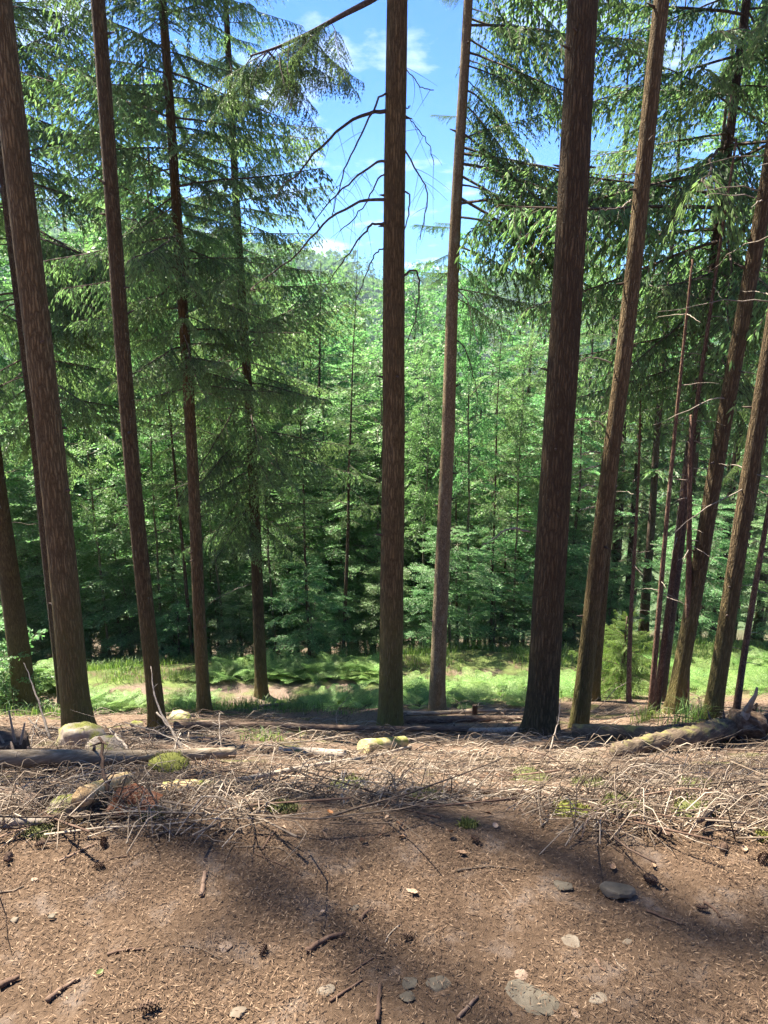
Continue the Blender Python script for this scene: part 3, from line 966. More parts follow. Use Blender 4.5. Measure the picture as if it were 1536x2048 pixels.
r_ = np.random.default_rng(5)
for key, lo, hi, cnt, ll in (('f9', 2.2, 9.5, 16, .75), ('f10', 2.5, 8, 12, .7), ('p2', 1.2, 6.3, 22, .32), ('p3', .6, 3.2, 10, .25), ('p5', .5, 5.4, 18, .35), ('p1', 1.5, 5, 10, .25), ('p4', 1.2, 4.4, 8, .3), ('f9b', 2.5, 7, 8, .8), ('f4', 2.0, 5, 5, .7), ('f3', 3.5, 6.5, 6, .7), ('f0', 3, 6, 4, .5)):
    t = TREES[key]
    for k in range(cnt):
        z = r_.uniform(lo, hi); a = r_.uniform(0, 6.28)
        L = ll * r_.uniform(.5, 1.6)
        q = np.linspace(0, 1, 8)
        d = np.array([math.cos(a), math.sin(a), r_.uniform(-.25, .3)])
        P = t['axis'](z) + d * (q * L + t['radius'](z) * .7)[:, None] + np.array([r_.normal(0, .08), r_.normal(0, .08), -.18]) * (q ** 2 * L)[:, None]
        P[1:] += r_.normal(0, .012 * L, (7, 3))
        mb = MB(); add_tube(mb, P, (.0075 if ll > .4 else .0055) * (1 - q * .7), 5)
        mb.obj('branch', M['pale_branch'], t['root'], True)

r_ = np.random.default_rng(15)
for key in ('f1', 'f2', 'f3', 'f4', 'f5', 'f6', 'f7', 'f8', 'f9', 'f10', 'f0'):
    t = TREES[key]
    for k in range(9):
        z = r_.uniform(1.2, 9.0); a = r_.choice([r_.uniform(-.5, .4), math.pi + r_.uniform(-.4, .5), r_.uniform(-2.6, -.5)], p=[.35, .35, .3])
        d = np.array([math.cos(a), math.sin(a), r_.uniform(-.1, .5)])
        b = t['axis'](z); rr = t['radius'](z); L = r_.uniform(.02, .09)
        mb = MB(); add_tube(mb, [b + d * rr * .8, b + d * (rr + L * .4), b + d * (rr + L)], [.017, .011, .005], 6)
        mb.obj('branch_stub', M['dead_branch'], t['root'], True)

# trees just outside the picture on the sun side: their stems and crowns throw the shade bands across path and brush
SG = 'firs outside the picture that shade the path'
SLIM_ME = fir_crown(7, 11, 33.5, .62, .3, BS, per_m=7).mesh('crown', [M['leaf_spruce'], M['dead_branch']])
SHADE_ME = fir_crown(2, 19.5, 25.5, 1.7, .4, BS, per_m=6).mesh('crown', [M['leaf_fir'], M['dead_branch']])
for k, (x, y, H, r0, lb) in enumerate([(-10.1, 9.2, 34, .2, 'fir outside the left frame edge, farthest of the shading stems'), (-8.55, 8.8, 34, .17, 'fir outside the left frame edge shading the right of the path'),
                                       (-11.0, 12.6, 26.5, .2, 'fir outside the left frame edge dappling the brush'), (-9.6, 9.9, 26, .15, 'fir outside the left frame edge dappling the lower right path'), (-11.2, 8.6, 26, .15, 'fir outside the left frame edge dappling the lower left path')]):
    p = np.array([x, y, float(height(x, y, False))])
    root = empty('fir_tree', p)
    mb, ax, rd = trunk_mb(H, r0, 500 + k, .3, 20)
    mb.obj('trunk', M['bark_fir'], root, True)
    o = link(bpy.data.objects.new('crown', SLIM_ME if k < 2 else SHADE_ME), root); o.rotation_euler = (0, 0, k); o.scale = ((1, 1, 1) if k < 3 else (.55, .55, 1))
    tag(root, lb, 'tree', SG)

# ------------------------------------------------------------------ the wood below the lower path
BEECH = []
for k, (H, base, wide, r0, nl) in enumerate([(14, .06, 2.5, .085, 48), (14, .26, 2.3, .08, 40), (14, .02, 2.7, .07, 48), (14, .40, 2.5, .10, 36)]):
    tr, cr = beech_tree(700 + k, H, base, wide, r0, nl)
    BEECH.append((tr.mesh('trunk', M['bark_beech'], True), cr.mesh('crown', [M['leaf_beech'], M['bark_beech']]), H))
SPRUCE = []
for k, (H, z0, l0) in enumerate([(18, 3.0, 2.3), (18, 1.2, 2.5), (18, 6.5, 2.5)]):
    tr, _, _ = trunk_mb(H, .14, 720 + k, .3, 10, .04)
    cr = fir_crown(730 + k, z0, H - .3, l0, .35, BS, per_m=5.5, pitch0=-.15, pitch1=.45)
    SPRUCE.append((tr.mesh('trunk', M['bark_spruce'], True), cr.mesh('crown', [M['leaf_spruce'], M['dead_branch']]), H))

FIRS = []
for k, (H, z0, l0) in enumerate([(22, 6.0, 2.9)]):
    tr, _, _ = trunk_mb(H, .16, 740 + k, .2, 12, .04)
    FIRS.append((tr.mesh('trunk', M['bark_spruce'], True), fir_crown(745 + k, z0, H - .3, l0, .4, BR, per_m=5.0, pitch0=-.15, pitch1=.3).mesh('crown', [M['leaf_fir'], M['dead_branch']]), H))

GAPS = [(-900, 0, 'beyond the left frame edge'), (0, 155, 'left of the thick left stem'), (155, 316, 'between the thick left stem and the second stem'),
        (316, 410, 'between second and third stem from the left'), (410, 524, 'between the two slender boughed firs'),
        (524, 660, 'right of the second boughed fir'), (660, 782, 'just left of the centre stem'), (782, 873, 'between the centre stem and the ringed stem'),
        (873, 975, 'just right of the ringed stem'), (975, 1082, 'just left of the thickest stem'), (1082, 1170, 'behind the thickest stem'),
        (1170, 1300, 'behind the young bushy fir'), (1300, 1424, 'behind the dead poles'), (1424, 1536, 'behind the rightmost stem'), (1536, 2600, 'beyond the right frame edge')]
ORD = ['first', 'second', 'third', 'fourth', 'fifth', 'sixth', 'seventh', 'eighth', 'ninth', 'tenth', 'eleventh', 'twelfth', 'thirteenth', 'fourteenth', 'fifteenth', 'sixteenth']
r_ = np.random.default_rng(2024)


def top_limit(u):
    return float(np.interp(u, [-900, 500, 545, 600, 690, 735, 840, 880, 925, 1040, 1085, 1120, 1180, 2600], [-700, -500, 400, 530, 510, 610, 620, 540, 460, 540, 560, 330, -300, -700]))


wood = []       # (u, Y, kind, variant, top row or None)
# trees that can be told apart in the photograph
wood += [(686, 17.0, 's', 2, 500), (620, 16.6, 's', 2, 640), (388, 16.8, 's', 2, 360), (932, 17.2, 'b', 3, 480), (978, 17.6, 's', 2, 600), (460, 17.8, 'b', 3, 560), (548, 17.3, 'b', 3, 640), (330, 17.4, 'b', 3, 520), (1020, 17.9, 'b', 3, 700), (225, 17.2, 'b', 3, 560), (840, 17.8, 'b', 3, 720), (1118, 17.6, 's', 2, 420), (1508, 20, 'b', 3, -200),
         (915, 17.4, 's', 2, 700), (545, 22, 'b', 1, 560), (1285, 20, 's', 2, -100), (640, 26, 'b', 0, 610), (1030, 24, 's', 0, 520), (880, 27, 'b', 2, 560),
         (850, 23, 'b', 0, 690), (735, 24, 'b', 2, 720), (470, 25, 'b', 1, 480), (270, 25, 'b', 0, 460), (180, 26, 'b', 1, 420), (70, 25, 'b', 0, 400),
         (1120, 22, 's', 1, 330), (1190, 26, 's', 0, -50), (1240, 22, 's', 1, 350), (1340, 21, 's', 0, -200), (1420, 24, 's', 0, -250), (1500, 26, 's', 1, 200),
         (1080, 19, 'b', 1, 800), (700, 18.5, 'b', 2, 1000), (575, 18.5, 'b', 2, 960), (250, 18, 'b', 2, 1010), (130, 18, 'b', 2, 930), (20, 18.5, 'b', 2, 800),
         (1215, 23, 'f', 1, -200), (1460, 17.5, 'f', 0, -330), (60, 29, 'f', 0, -150), (215, 31, 'f', 1, -60), (345, 29, 'f', 1, 60), (450, 33, 'f', 1, 150), 
         (600, 28, 'b', 0, 570), (660, 33, 'b', 1, 590), (715, 30, 'b', 0, 640), (762, 36, 's', 0, 640), (822, 30, 'b', 0, 600), (700, 41, 'b', 1, 575), (640, 25, 's', 0, 520), (575, 35, 's', 0, 470), (850, 38, 'b', 1, 590), (790, 27, 'b', 2, 720),
         (1130, 19, 's', 1, 820), (1000, 18.6, 's', 1, 1020), (1390, 19, 's', 1, 860), (1560, 19, 's', 1, 500), (440, 18.3, 'b', 2, 1080), (340, 18.6, 'b', 0, 840)]
while len(wood) < 106:
    u = r_.uniform(-150, 1960); Y = 24 + 28 * r_.random() ** 1.2
    right = u > 1110
    kind = 's' if r_.random() < (.5 if right else .15) else 'b'
    if any(abs(u - w[0]) * Y / FPX < .75 and abs(Y - w[1]) < 1.4 for w in wood):
        continue
    wood.append((u, Y, kind, int(r_.integers(4 if kind == 'b' else 3)), None))
done = []
for u, Y, kind, var, top in wood:
    p = at_depth(u, 1330, Y)
    p[2] = float(height(p[0], p[1], False))
    lim = top_limit(u)
    if top is None:
        zt = at_depth(u, max(lim + r_.uniform(0, 160), -700), Y)[2]
        Ht = min(zt - p[2], r_.uniform(15, 25) if kind == 's' else r_.uniform(11, 21))
    else:
        Ht = at_depth(u, top, Y)[2] - p[2]
    done.append((u, Y, kind, var, max(Ht, 3.0), p))
rank = {}
# the leafy front of the wood, kept low by the open strip of the path
for k in range(24):
    u = -80 + 1180 * (k + r_.random()) / 24; Y = r_.uniform(18.4, 23.5)
    p = at_depth(u, 1330, Y); p[2] = float(height(p[0], p[1], False))
    done.append((u, Y, 'b', int(r_.choice([0, 2, 1])), max(2.5, at_depth(u, r_.uniform(720, 1120), Y)[2] - p[2]), p))
for k in range(20):
    u = -40 + 1560 * (k + r_.random()) / 20; Y = r_.uniform(16.3, 17.9)
    p = at_depth(u, 1330, Y); p[2] = float(height(p[0], p[1], False))
    done.append((u, Y, 'b', int(r_.choice([0, 2])), r_.uniform(1.6, 3.6), p))
for u, Y, kind, var, Ht, p in sorted(done, key=lambda a: a[1]):
    trm, crm, H0 = {'b': BEECH, 's': SPRUCE, 'f': FIRS}[kind][0 if kind == 'f' else var]
    root = empty({'b': 'beech_tree', 's': 'spruce_tree', 'f': 'fir_tree'}[kind], p, (r_.normal(0, .02), r_.normal(0, .02), r_.uniform(0, 6.28)))
    sz = Ht / H0
    sxy = sz ** .6 * r_.uniform(.85, 1.1) * (.45 if Y < 17.95 and Ht > 5 else 1)
    root.scale = (sxy, sxy, sz)
    link(bpy.data.objects.new('trunk', trm), root)
    link(bpy.data.objects.new('crown', crm), root)
    g = next(k for k, (a, b, _) in enumerate(GAPS) if a <= u < b)
    rank[(g, kind)] = rank.get((g, kind), 0) + 1
    k = rank[(g, kind)] - 1
    tag(root, {'b': 'leafy beech ', 's': 'dark spruce ', 'f': 'feathery fir '}[kind] + GAPS[g][2] + ', ' + ORD[min(k, 15)] + ' from the lower path',
        'tree', {'b': 'beeches', 's': 'spruces', 'f': 'feathery firs'}[kind] + ' below the lower path')

# the far wooded hillside across the valley, one mass
r_ = np.random.default_rng(9)
mb = MB()
tp = []
for k in range(6):
    n = 84
    if k % 2:
        z = r_.random(n) ** .8; rad = (1 - z) * .26 + .01
        a = r_.uniform(0, 6.28, n); q = np.sqrt(r_.uniform(.25, 1, n))
        P = np.stack([np.cos(a) * rad * q, np.sin(a) * rad * q, z], 1)
        D = nrm(np.stack([np.cos(a), np.sin(a), -.5 + 0 * a], 1)); L = .125 * (1.15 - z); w = L * .6
    else:
        d = nrm(r_.normal(0, 1, (n, 3))); P = d * np.array([.30, .30, .38]) * r_.uniform(.6, 1, (n, 1)) + np.array([0, 0, .58])
        D = nrm(d + r_.normal(0, .6, (n, 3))); L = np.full(n, .175); w = L * .75
    W = nrm(np.cross(D, r_.normal(0, 1, (n, 3))))
    V, Fq = kites(P - D * .05, D, W, L, w)
    base = .12 if k % 2 else .55
    tp.append((V, Fq, np.repeat(np.clip(base + .35 * P[:, 2] * 0 + r_.normal(0, .15, n), 0, 1), 4)))
cnt = 0
while cnt < 2250:
    y = 232 + 400 * r_.random() ** .9
    x = r_.uniform(-.72, .72) * y
    if abs(x) > 545:
        continue
    z = float(height(x, y, False))
    patch = vnoise(x / 70, y / 70, 8) + .25 * r_.normal()
    k = (1 if patch > .02 else 0) + 2 * int(r_.integers(3))
    V, Fq, T = tp[k]
    h = r_.uniform(14, 24); a = r_.uniform(0, 6.28)
    ca, sa = math.cos(a), math.sin(a)
    v = V @ np.array([[ca, sa, 0], [-sa, ca, 0], [0, 0, 1]]) * np.array([h * 1.05, h * 1.05, h]) + np.array([x, y, z - 1])
    mb.add(v, Fq, np.clip(T + r_.normal(0, .1), 0, 1))
    cnt += 1
far = mb.obj('far_forest', M['leaf_far'])
tag(far, 'hazy wooded hillside across the valley', 'forest', None, 'stuff')


# ------------------------------------------------------------------ bracken, grass and shrubs round the lower path
def frond(r, mb, L, az, arch):
    n = 13
    q = np.linspace(0, 1, 10)
    d = np.array([math.cos(az), math.sin(az)])
    out = L * (.10 * q + .75 * q ** 1.6 * arch); up = L * (.75 * q - .42 * arch * q ** 2.2)
    ax = np.stack([d[0] * out, d[1] * out, up], 1)
    V, Fq, _ = tube(ax, .004 * (1 - q * .8) + .0008, 3, False); mb.add(V, Fq, .3)
    P = []; D = []; Ls = []; Ws = []
    for k in range(n):
        f = .30 + .68 * k / n
        b = np.array([np.interp(f, q, ax[:, w]) for w in range(3)])
        tg = nrm(np.array([np.interp(min(1, f + .05), q, ax[:, w]) for w in range(3)]) - b)
        for sd in (-1, 1):
            side = nrm(np.array([-d[1], d[0], 0]) * sd + tg * .45 + np.array([0, 0, -.12]))
            l2 = L * .36 * (1 - (f - .30) / .70) ** .85 + .02
            m = max(3, int(l2 / .03))
            for j2 in range(m):
                t2 = (j2 + .3) / m
                pp = b + side * l2 * t2
                for s3 in (-1, 1):
                    P.append(pp); D.append(nrm(tg * s3 * .8 + side * .6)); Ls.append(.045 * (1 - t2 * .7) * (L / .8)); Ws.append(.024)
            P.append(b + side * l2 * .85); D.append(side); Ls.append(l2 * .15 + .01); Ws.append(.012)
    P = np.array(P); D = np.array(D)
    up_ = nrm(np.array([0, 0, 1.0]) + r.normal(0, .2, (len(P), 3)))
    W = nrm(np.cross(D, up_))
    V, Fq = kites(P, D, W, np.array(Ls), np.array(Ws), .35)
    mb.add(V, Fq, np.repeat(np.clip(.5 + r.normal(0, .2, len(P)), 0, 1), 4))


FERN = []
for k in range(4):
    r2 = np.random.default_rng(800 + k); m2 = MB()
    for j2 in range(5):
        frond(r2, m2, r2.uniform(.6, .95), j2 * 1.3 + r2.normal(0, .3), r2.uniform(.7, 1.1))
    FERN.append(m2.mesh('bracken_fern', M['leaf_fern']))
r_ = np.random.default_rng(31)
fern_spots = []


def scatter(n, u0, u1, v0, v1):
    for _ in range(n):
        fern_spots.append((r_.uniform(u0, u1), r_.uniform(v0, v1)))


FERN_AREAS = [
    (46, 815, 1060, 1368, 1416, 'bright bracken fern in the sunlit patch between centre and thickest stem', 'bracken right of the centre stem'),
    (16, 175, 310, 1404, 1422, 'bracken fern between the thick left stem and the second stem', 'bracken left of the second stem'),
    (8, 325, 405, 1406, 1420, 'bracken fern between the second and third stem', 'bracken by the third stem'),
    (34, 560, 765, 1338, 1362, 'tall bracken fern beyond the lower path, left of the centre stem', 'bracken beyond the lower path'),
    (14, 400, 540, 1338, 1362, 'bracken fern beyond the lower path behind the boughed firs', 'bracken behind the boughed firs'),
    (14, 600, 760, 1404, 1418, 'bracken fern before the lower path, left of the centre stem', 'bracken before the lower path'),
    (12, 1112, 1160, 1368, 1398, 'bracken fern between thickest stem and leaning stem', 'bracken beside the leaning stem'),
    (34, 1395, 1560, 1325, 1385, 'bracken fern on the terrace behind the rightmost stems', 'bracken on the right of the terrace'),
    (10, 1290, 1345, 1330, 1365, 'bracken fern on the terrace behind the dead poles', 'bracken behind the dead poles'),
    (12, 0, 60, 1345, 1420, 'bracken fern at the left frame edge by the edge stem', 'bracken at the left edge'),
    (16, 70, 125, 1330, 1375, 'bracken fern beyond the path left of the thick left stem', 'bracken beyond the path at the left'),
]
for n, u0, u1, v0, v1, lb, gr in FERN_AREAS:
    for _ in range(n):
        p = on_ground(r_.uniform(u0, u1), r_.uniform(v0, v1), 22)
        o = link(bpy.data.objects.new('bracken_fern', FERN[r_.integers(4)]))
        o.location = p - np.array([0, 0, .03])
        s_ = r_.uniform(.4, .85) if v0 > 1365 else r_.uniform(.5, 1.0)
        o.scale = (s_, s_, s_ * r_.uniform(.75, 1.05))
        o.rotation_euler = (r_.normal(0, .1), r_.normal(0, .1), r_.uniform(0, 6.28))
        tag(o, lb, 'fern', gr)


def blades(r, mb, P, hmin, hmax, lean=.5, width=.008):
    N = len(P)
    a = r.uniform(0, 6.28, N); h = r.uniform(hmin, hmax, N); ln = r.uniform(.1, lean, N)
    d = np.stack([np.cos(a), np.sin(a), 0 * a], 1); w = np.stack([-np.sin(a), np.cos(a), 0 * a], 1) * width / 2
    m = P + d * (h * ln * .35)[:, None] + np.array([0, 0, 1.0]) * (h * .6)[:, None]
    tip = P + d * (h * ln)[:, None] + np.array([0, 0, 1.0]) * (h * (1 - ln * .35))[:, None]
    V = np.stack([P - w, P + w, m + w * .7, m - w * .7, tip], 1).reshape(-1, 3)
    b = np.arange(N)[:, None] * 5
    T = np.repeat(np.clip(.5 + r.normal(0, .22, N), 0, 1), 5)
    n0 = mb.n
    mb.add(V, b + np.array([0, 1, 2, 3]), T)
    mb.f3.append(b + n0 + np.array([3, 2, 4])); mb.m3.append(np.zeros(N))


# grass of the terrace, uncountable
N = 70000
x = r_.uniform(-10.5, 10.5, N); yo = r_.uniform(11.0, 17.2, N); y = yo + .10 * x
dens = vnoise(x / 1.1, y / 1.1, 12) + .5
onpath = (yo > 12.9) & (yo < 14.7)
keep = (r_.random(N) < np.clip(dens * 2.6 - .85, .02, 1) * np.where(yo < 12.3, .3, 1)) & ~(onpath & (r_.random(N) < np.clip(.97 - .10 * np.clip(x, 0, 6), 0, 1)))
P = np.stack([x, y, height(x, y)], 1)[keep]
mb = MB(); blades(r_, mb, P, .06, .30, .9, .010)
gr_o = mb.obj('grass', M['leaf_grass'])
tag(gr_o, 'green grass growing along the lower path', 'grass', None, 'stuff')

for k, (u, v, n, rad, hh, lb) in enumerate([
    (1292, 1443, 90, .16, .26, 'grass tuft left of the dead poles near the log'), (1370, 1446, 130, .22, .32, 'larger bright grass tuft before the right-leaning stem'),
    (1400, 1442, 70, .14, .3, 'grass tuft at the foot of the rightmost stem'), (1505, 1428, 60, .12, .14, 'low dark grass tuft near the right frame edge'),
    (532, 1483, 110, .2, .14, 'dark green bilberry-like tuft below the long fallen pole'), (500, 1415, 90, .25, .16, 'grass tuft before the second boughed fir'),
    (600, 1422, 120, .35, .2, 'dark grass tuft beside the slanting fallen pole'), (690, 1428, 90, .3, .16, 'dark grass tuft left of the centre stem foot'), (85, 1425, 90, .3, .16, 'grass tuft between edge stem and thick left stem'),
    (1320, 1395, 60, .15, .25, 'small bright grass tuft behind the dead poles')]):
    p = on_ground(u, v)
    r2 = np.random.default_rng(900 + k)
    q = r2.normal(0, rad * .5, (n, 2))
    P = np.stack([q[:, 0], q[:, 1] * .7, height(p[0] + q[:, 0], p[1] + q[:, 1] * .7) - p[2] - .01], 1)
    mb = MB(); blades(r2, mb, P, hh * .5, hh * 1.2, .9, .007)
    o = mb.obj('grass_tuft', M['leaf_grass']); o.location = p
    tag(o, lb, 'grass tuft', 'grass tufts on the slope')

# the young bushy fir on the right and the leafy shrub at the left edge
p = on_ground(1240, 1398)
root = empty('young_fir', p)
mb, _, _ = trunk_mb(1.45, .03, 61, .2, 8, .02); mb.obj('trunk', M['bark_spruce'], root, True)
cr = fir_crown(62, .1, 1.4, .85, .2, BR, per_m=70, pitch0=.05, pitch1=.6)
cr.obj('crown', [M['leaf_fern'], M['bark_spruce']], root)
tag(root, 'young bushy light-green fir beside the lone bent pole', 'tree')
for k, (u, v, H, lb) in enumerate([(18, 1428, 1.2, 'leafy beech sapling at the left frame edge'), (-25, 1400, 1.9, 'taller leafy shrub cut by the left frame edge')]):
    tr, cr = beech_tree(770 + k, 2.4, .05, .75, .02, 14, per=2)
    p = on_ground(u, v)
    root = empty('beech_sapling', p); root.scale = (H / 2.4,) * 3
    tr.obj('trunk', M['bark_beech'], root, True)
    cr.obj('crown', [M['leaf_beech'], M['bark_beech']], root)
    tag(root, lb, 'shrub')

# ------------------------------------------------------------------ logs, stumps and boulders on the slope
def lump(seed, sx, sy, sz, rough=.18, sub=3, flat=0.0, facet=0.0):
    """an uneven stone: subdivided icosphere pushed about by noise, some sides cut flat"""
    import bmesh
    bm = bmesh.new()
    bmesh.ops.create_icosphere(bm, subdivisions=sub, radius=1)
    V = np.array([v.co for v in bm.verts]); F = np.array([[v.index for v in f.verts] for f in bm.faces])
    bm.free()
    r = np.random.default_rng(seed)
    n = vnoise(V[:, 0] * 1.7 + seed, V[:, 1] * 1.7 + V[:, 2] * 1.3, seed) + .5 * vnoise(V[:, 0] * 4 + V[:, 2] * 3, V[:, 1] * 4 - V[:, 2] * 2 + seed, seed + 3)
    V = V * (1 + rough * 2 * n)[:, None]
    for _ in range(int(facet)):
        d = nrm(r.normal(0, 1, 3)); lim = r.uniform(.55, .8)
        k = V @ d
        V = V - np.clip(k - lim, 0, None)[:, None] * d * .9
    V = V * np.array([sx, sy, sz])
    if flat:
        V[:, 2] = np.where(V[:, 2] > sz * flat, sz * flat + (V[:, 2] - sz * flat) * .2, V[:, 2])
    mb = MB(); mb.add(V, F)
    return mb


def log_between(name, uvs, r0, r1, mat, label, cat='log', lift=.6, n=22, sides=14, knots=0, seed=0, rough=.06, group=None, cut=None, Ys=None):
    """a fallen stem lying on the slope along picture points"""
    r = np.random.default_rng(seed + 1000)
    A, B = on_ground(*uvs[0]), on_ground(*uvs[-1])
    s = np.linspace(0, 1, n)
    rad = r0 + (r1 - r0) * s
    P = A + (B - A) * s[:, None]
    side = nrm(np.cross(B - A, [0, 0, 1.0]))
    Ln = np.linalg.norm(B - A)
    P = P + side * (Ln * r.normal(0, .012) * np.sin(s * math.pi))[:, None] + side * (Ln * .004 * np.sin(s * 11 + seed))[:, None]
    # a stiff stem spans hollows and is carried by the higher ground under it
    zg = height(P[:, 0], P[:, 1])
    c = np.polyfit(s, zg, 1); z = np.polyval(c, s)
    z += max(0, np.percentile(zg - z, 75))
    P[:, 2] = z + rad * lift
    org = P[0].copy()
    ax = P[-1] - P[0]; yaw = math.atan2(ax[1], ax[0])
    Q = P - org
    cy_, sy_ = math.cos(-yaw), math.sin(-yaw)
    Q = Q @ np.array([[cy_, -sy_, 0], [sy_, cy_, 0], [0, 0, 1]]).T
    V, F, F3 = tube(Q, rad, sides)
    cen = np.repeat(Q, sides, 0)
    nz = vnoise(np.arange(len(V) - 2) % sides * 1.3, np.arange(len(V) - 2) // sides * .8, seed) + .5 * vnoise(np.arange(len(V) - 2) % sides * 3.1, np.arange(len(V) - 2) // sides * 2.3, seed + 1)
    V[:-2] = cen + (V[:-2] - cen) * (1 + rough * 2 * nz)[:, None]
    root = empty(name, org, (0, 0, yaw))
    mb = MB(); mb.add(V, F)
    mats = M[mat]
    body = None
    if cut is None:
        mb.f3.append(F3); mb.m3.append(np.zeros(len(F3)))
    body = mb.obj('trunk', mats, root, True)
    if cut is not None:
        for end, idx, cc in ((0, 0, len(V) - 2), (1, (n - 1) * sides, len(V) - 1)):
            m2 = MB(); ring = V[idx:idx + sides]
            jj = np.arange(sides)
            m2.add(np.concatenate([ring, V[cc:cc + 1]]), np.stack([np.full(sides, sides), jj, (jj + 1) % sides], 1))
            m2.obj('cut_end', M[cut], root)
    for k in range(knots):
        f = r.uniform(.05, .95); b = np.array([np.interp(f, s, Q[:, w]) for w in range(3)])
        a = r.uniform(-.4, 3.5); rr = np.interp(f, s, rad)
        d = np.array([r.normal(0, .4), math.cos(a), math.sin(a)]); d /= np.linalg.norm(d)
        L = r.uniform(.4, 1.5) * rr
        m2 = MB(); add_tube(m2, [b + d * rr * .7, b + d * (rr + L * .5), b + d * (rr + L) + r.normal(0, .1 * L, 3)], [.012, .009, .004], 6)
        m2.obj('branch_stub', M['dead_branch'], root, True)
    tag(root, label, cat, group)
    return root


log_between('fallen_log', [(-90, 1562), (60, 1556), (200, 1545), (330, 1540), (470, 1530)], .052, .034, 'log_bare', 'bare pale log across the left foreground above the mossy stone', knots=9, seed=1, lift=2.2, rough=.03, n=40)
log_between('fallen_pole', [(350, 1459), (500, 1460), (650, 1458), (790, 1459), (930, 1466), (1050, 1462)], .042, .03, 'log_bark', 'long dark fallen pole running past the foot of the centre stem', knots=5, seed=2, lift=1.0)
log_between('fallen_pole', [(520, 1416), (600, 1409), (730, 1399)], .02, .014, 'log_bare', 'thin slanting pale pole lying before the lower path ferns', seed=3, lift=1.2)
log_between('fallen_pole', [(770, 1432), (860, 1424), (960, 1421), (1050, 1420)], .035, .025, 'log_bare', 'pale fallen pole just behind the ringed stem', seed=4, lift=1.0)
log_between('fallen_pole', [(810, 1447), (900, 1443), (1000, 1438), (1052, 1438)], .05, .04, 'log_bark', 'rotting brown pole between centre stem and thickest stem', seed=5, lift=.8)
log_between('fallen_pole', [(880, 1464), (950, 1468), (1035, 1470)], .026, .032, 'pale_branch', 'bright debarked pole pointing at the thickest stem', seed=6, lift=1.2)
log_between('fallen_log', [(1150, 1478), (1200, 1480), (1260, 1486), (1325, 1490), (1390, 1488)], .075, .06, 'log_mossy', 'mossy grey log running right from the foot of the leaning stem', seed=7, lift=1.2, rough=.12)
rl = log_between('rotten_log', [(1228, 1517), (1290, 1512), (1350, 1503), (1420, 1490), (1480, 1474)], .055, .105, 'log_mossy', 'rotten mossy log with a torn root end at the right', seed=8, lift=1.2, rough=.2, n=44, sides=22, knots=6)
p = on_ground(1492, 1492)
# torn root end: jagged plates and spikes
base = np.array(rl.location)
Minv = np.array(Matrix.Translation(rl.location) @ Matrix.Rotation(rl.rotation_euler.z, 4, 'Z'))
Minv = np.linalg.inv(Minv)
c0 = on_ground(1487, 1478); c0 = (Minv @ np.array([*c0, 1]))[:3] + np.array([0, 0, .12])
mb = lump(41, .20, .19, .17, .35, 4, facet=5)
mb.v[0] += c0
mb.obj('root_plate', M['rotten'], rl)
for k, (dx_, dz_, L, w_) in enumerate([(-.13, .12, .42, .05), (.05, .12, .16, .05), (.17, .02, .42, .06), (.02, -.16, .22, .05), (-.10, -.14, .2, .04), (.12, -.16, .25, .05)]):
    d = nrm(np.array([dx_ * (0.35 if k == 0 else 1.2), -.15 + .1 * k % .2, dz_ * 1.5 if k else .5]))
    q = np.linspace(0, 1, 7)
    pts = c0 + np.array([dx_, 0, dz_]) * .7 + d * (q * L)[:, None] + np.random.default_rng(k).normal(0, .012, (7, 3))
    m2 = MB(); add_tube(m2, pts, w_ * (1 - q * .8), 7)
    m2.obj('root', M['pale_branch' if k == 0 else 'rotten'], rl)
log_between('cut_log', [(726, 1505), (760, 1500), (808, 1494)], .068, .05, 'cut_end', 'short cut log piece with yellow-green end near the centre', seed=9, lift=.8, cut='cut_end', n=8, sides=18)
log_between('rotten_wood', [(172, 1638), (205, 1618), (256, 1592)], .034, .03, 'rotten_pale', 'crumbly yellow rotten wood piece beside the upright black stick', 'wood piece', seed=10, lift=2.0, rough=.10, n=14, sides=18)
log_between('fallen_log', [(-40, 1598), (30, 1608), (80, 1616)], .035, .028, 'log_bark', 'brown log end at the left edge beside the mossy stone', seed=11, lift=.9)
log_between('fallen_pole', [(560, 1505), (620, 1500), (690, 1520)], .03, .035, 'pale_branch', 'grey bent log left of the cut log piece', seed=12, lift=1.0)
log_between('fallen_pole', [(350, 1590), (470, 1566), (600, 1548), (760, 1532), (825, 1496)], .014, .012, 'pale_branch', 'long thin yellowish pole slanting to the cut log piece', seed=13, lift=2.2)
log_between('rotten_wood', [(330, 1592), (400, 1588), (470, 1583)], .04, .03, 'rotten_pale', 'sunlit yellow rotten wood lying under the long thin pole', 'wood piece', seed=14, lift=.8, rough=.1)
log_between('fallen_branch', [(1392, 1668), (1450, 1640), (1500, 1610), (1560, 1582)], .014, .011, 'twig', 'grey branch slanting up to the right frame edge', 'branch', seed=15, lift=2.2)
log_between('fallen_branch', [(860, 1582), (960, 1588), (1060, 1592), (1120, 1600)], .013, .011, 'twig_bark', 'dark knotty branch lying across the brush right of centre', 'branch', seed=16, lift=1.6)
log_between('fallen_branch', [(315, 1590), (355, 1572), (405, 1552)], .010, .007, 'twig_bark', 'black stick poking up beside the yellow rotten wood', 'branch', seed=17, lift=5)
log_between('fallen_branch', [(843, 1530), (890, 1556), (950, 1580)], .010, .008, 'pale_branch', 'pale branch sloping down right of the cut log piece', 'branch', seed=18, lift=2)
log_between('fallen_branch', [(0, 1660), (60, 1662), (95, 1656)], .02, .014, 'pale_branch', 'bleached flat branch at the left edge of the path', 'branch', seed=19, lift=1)
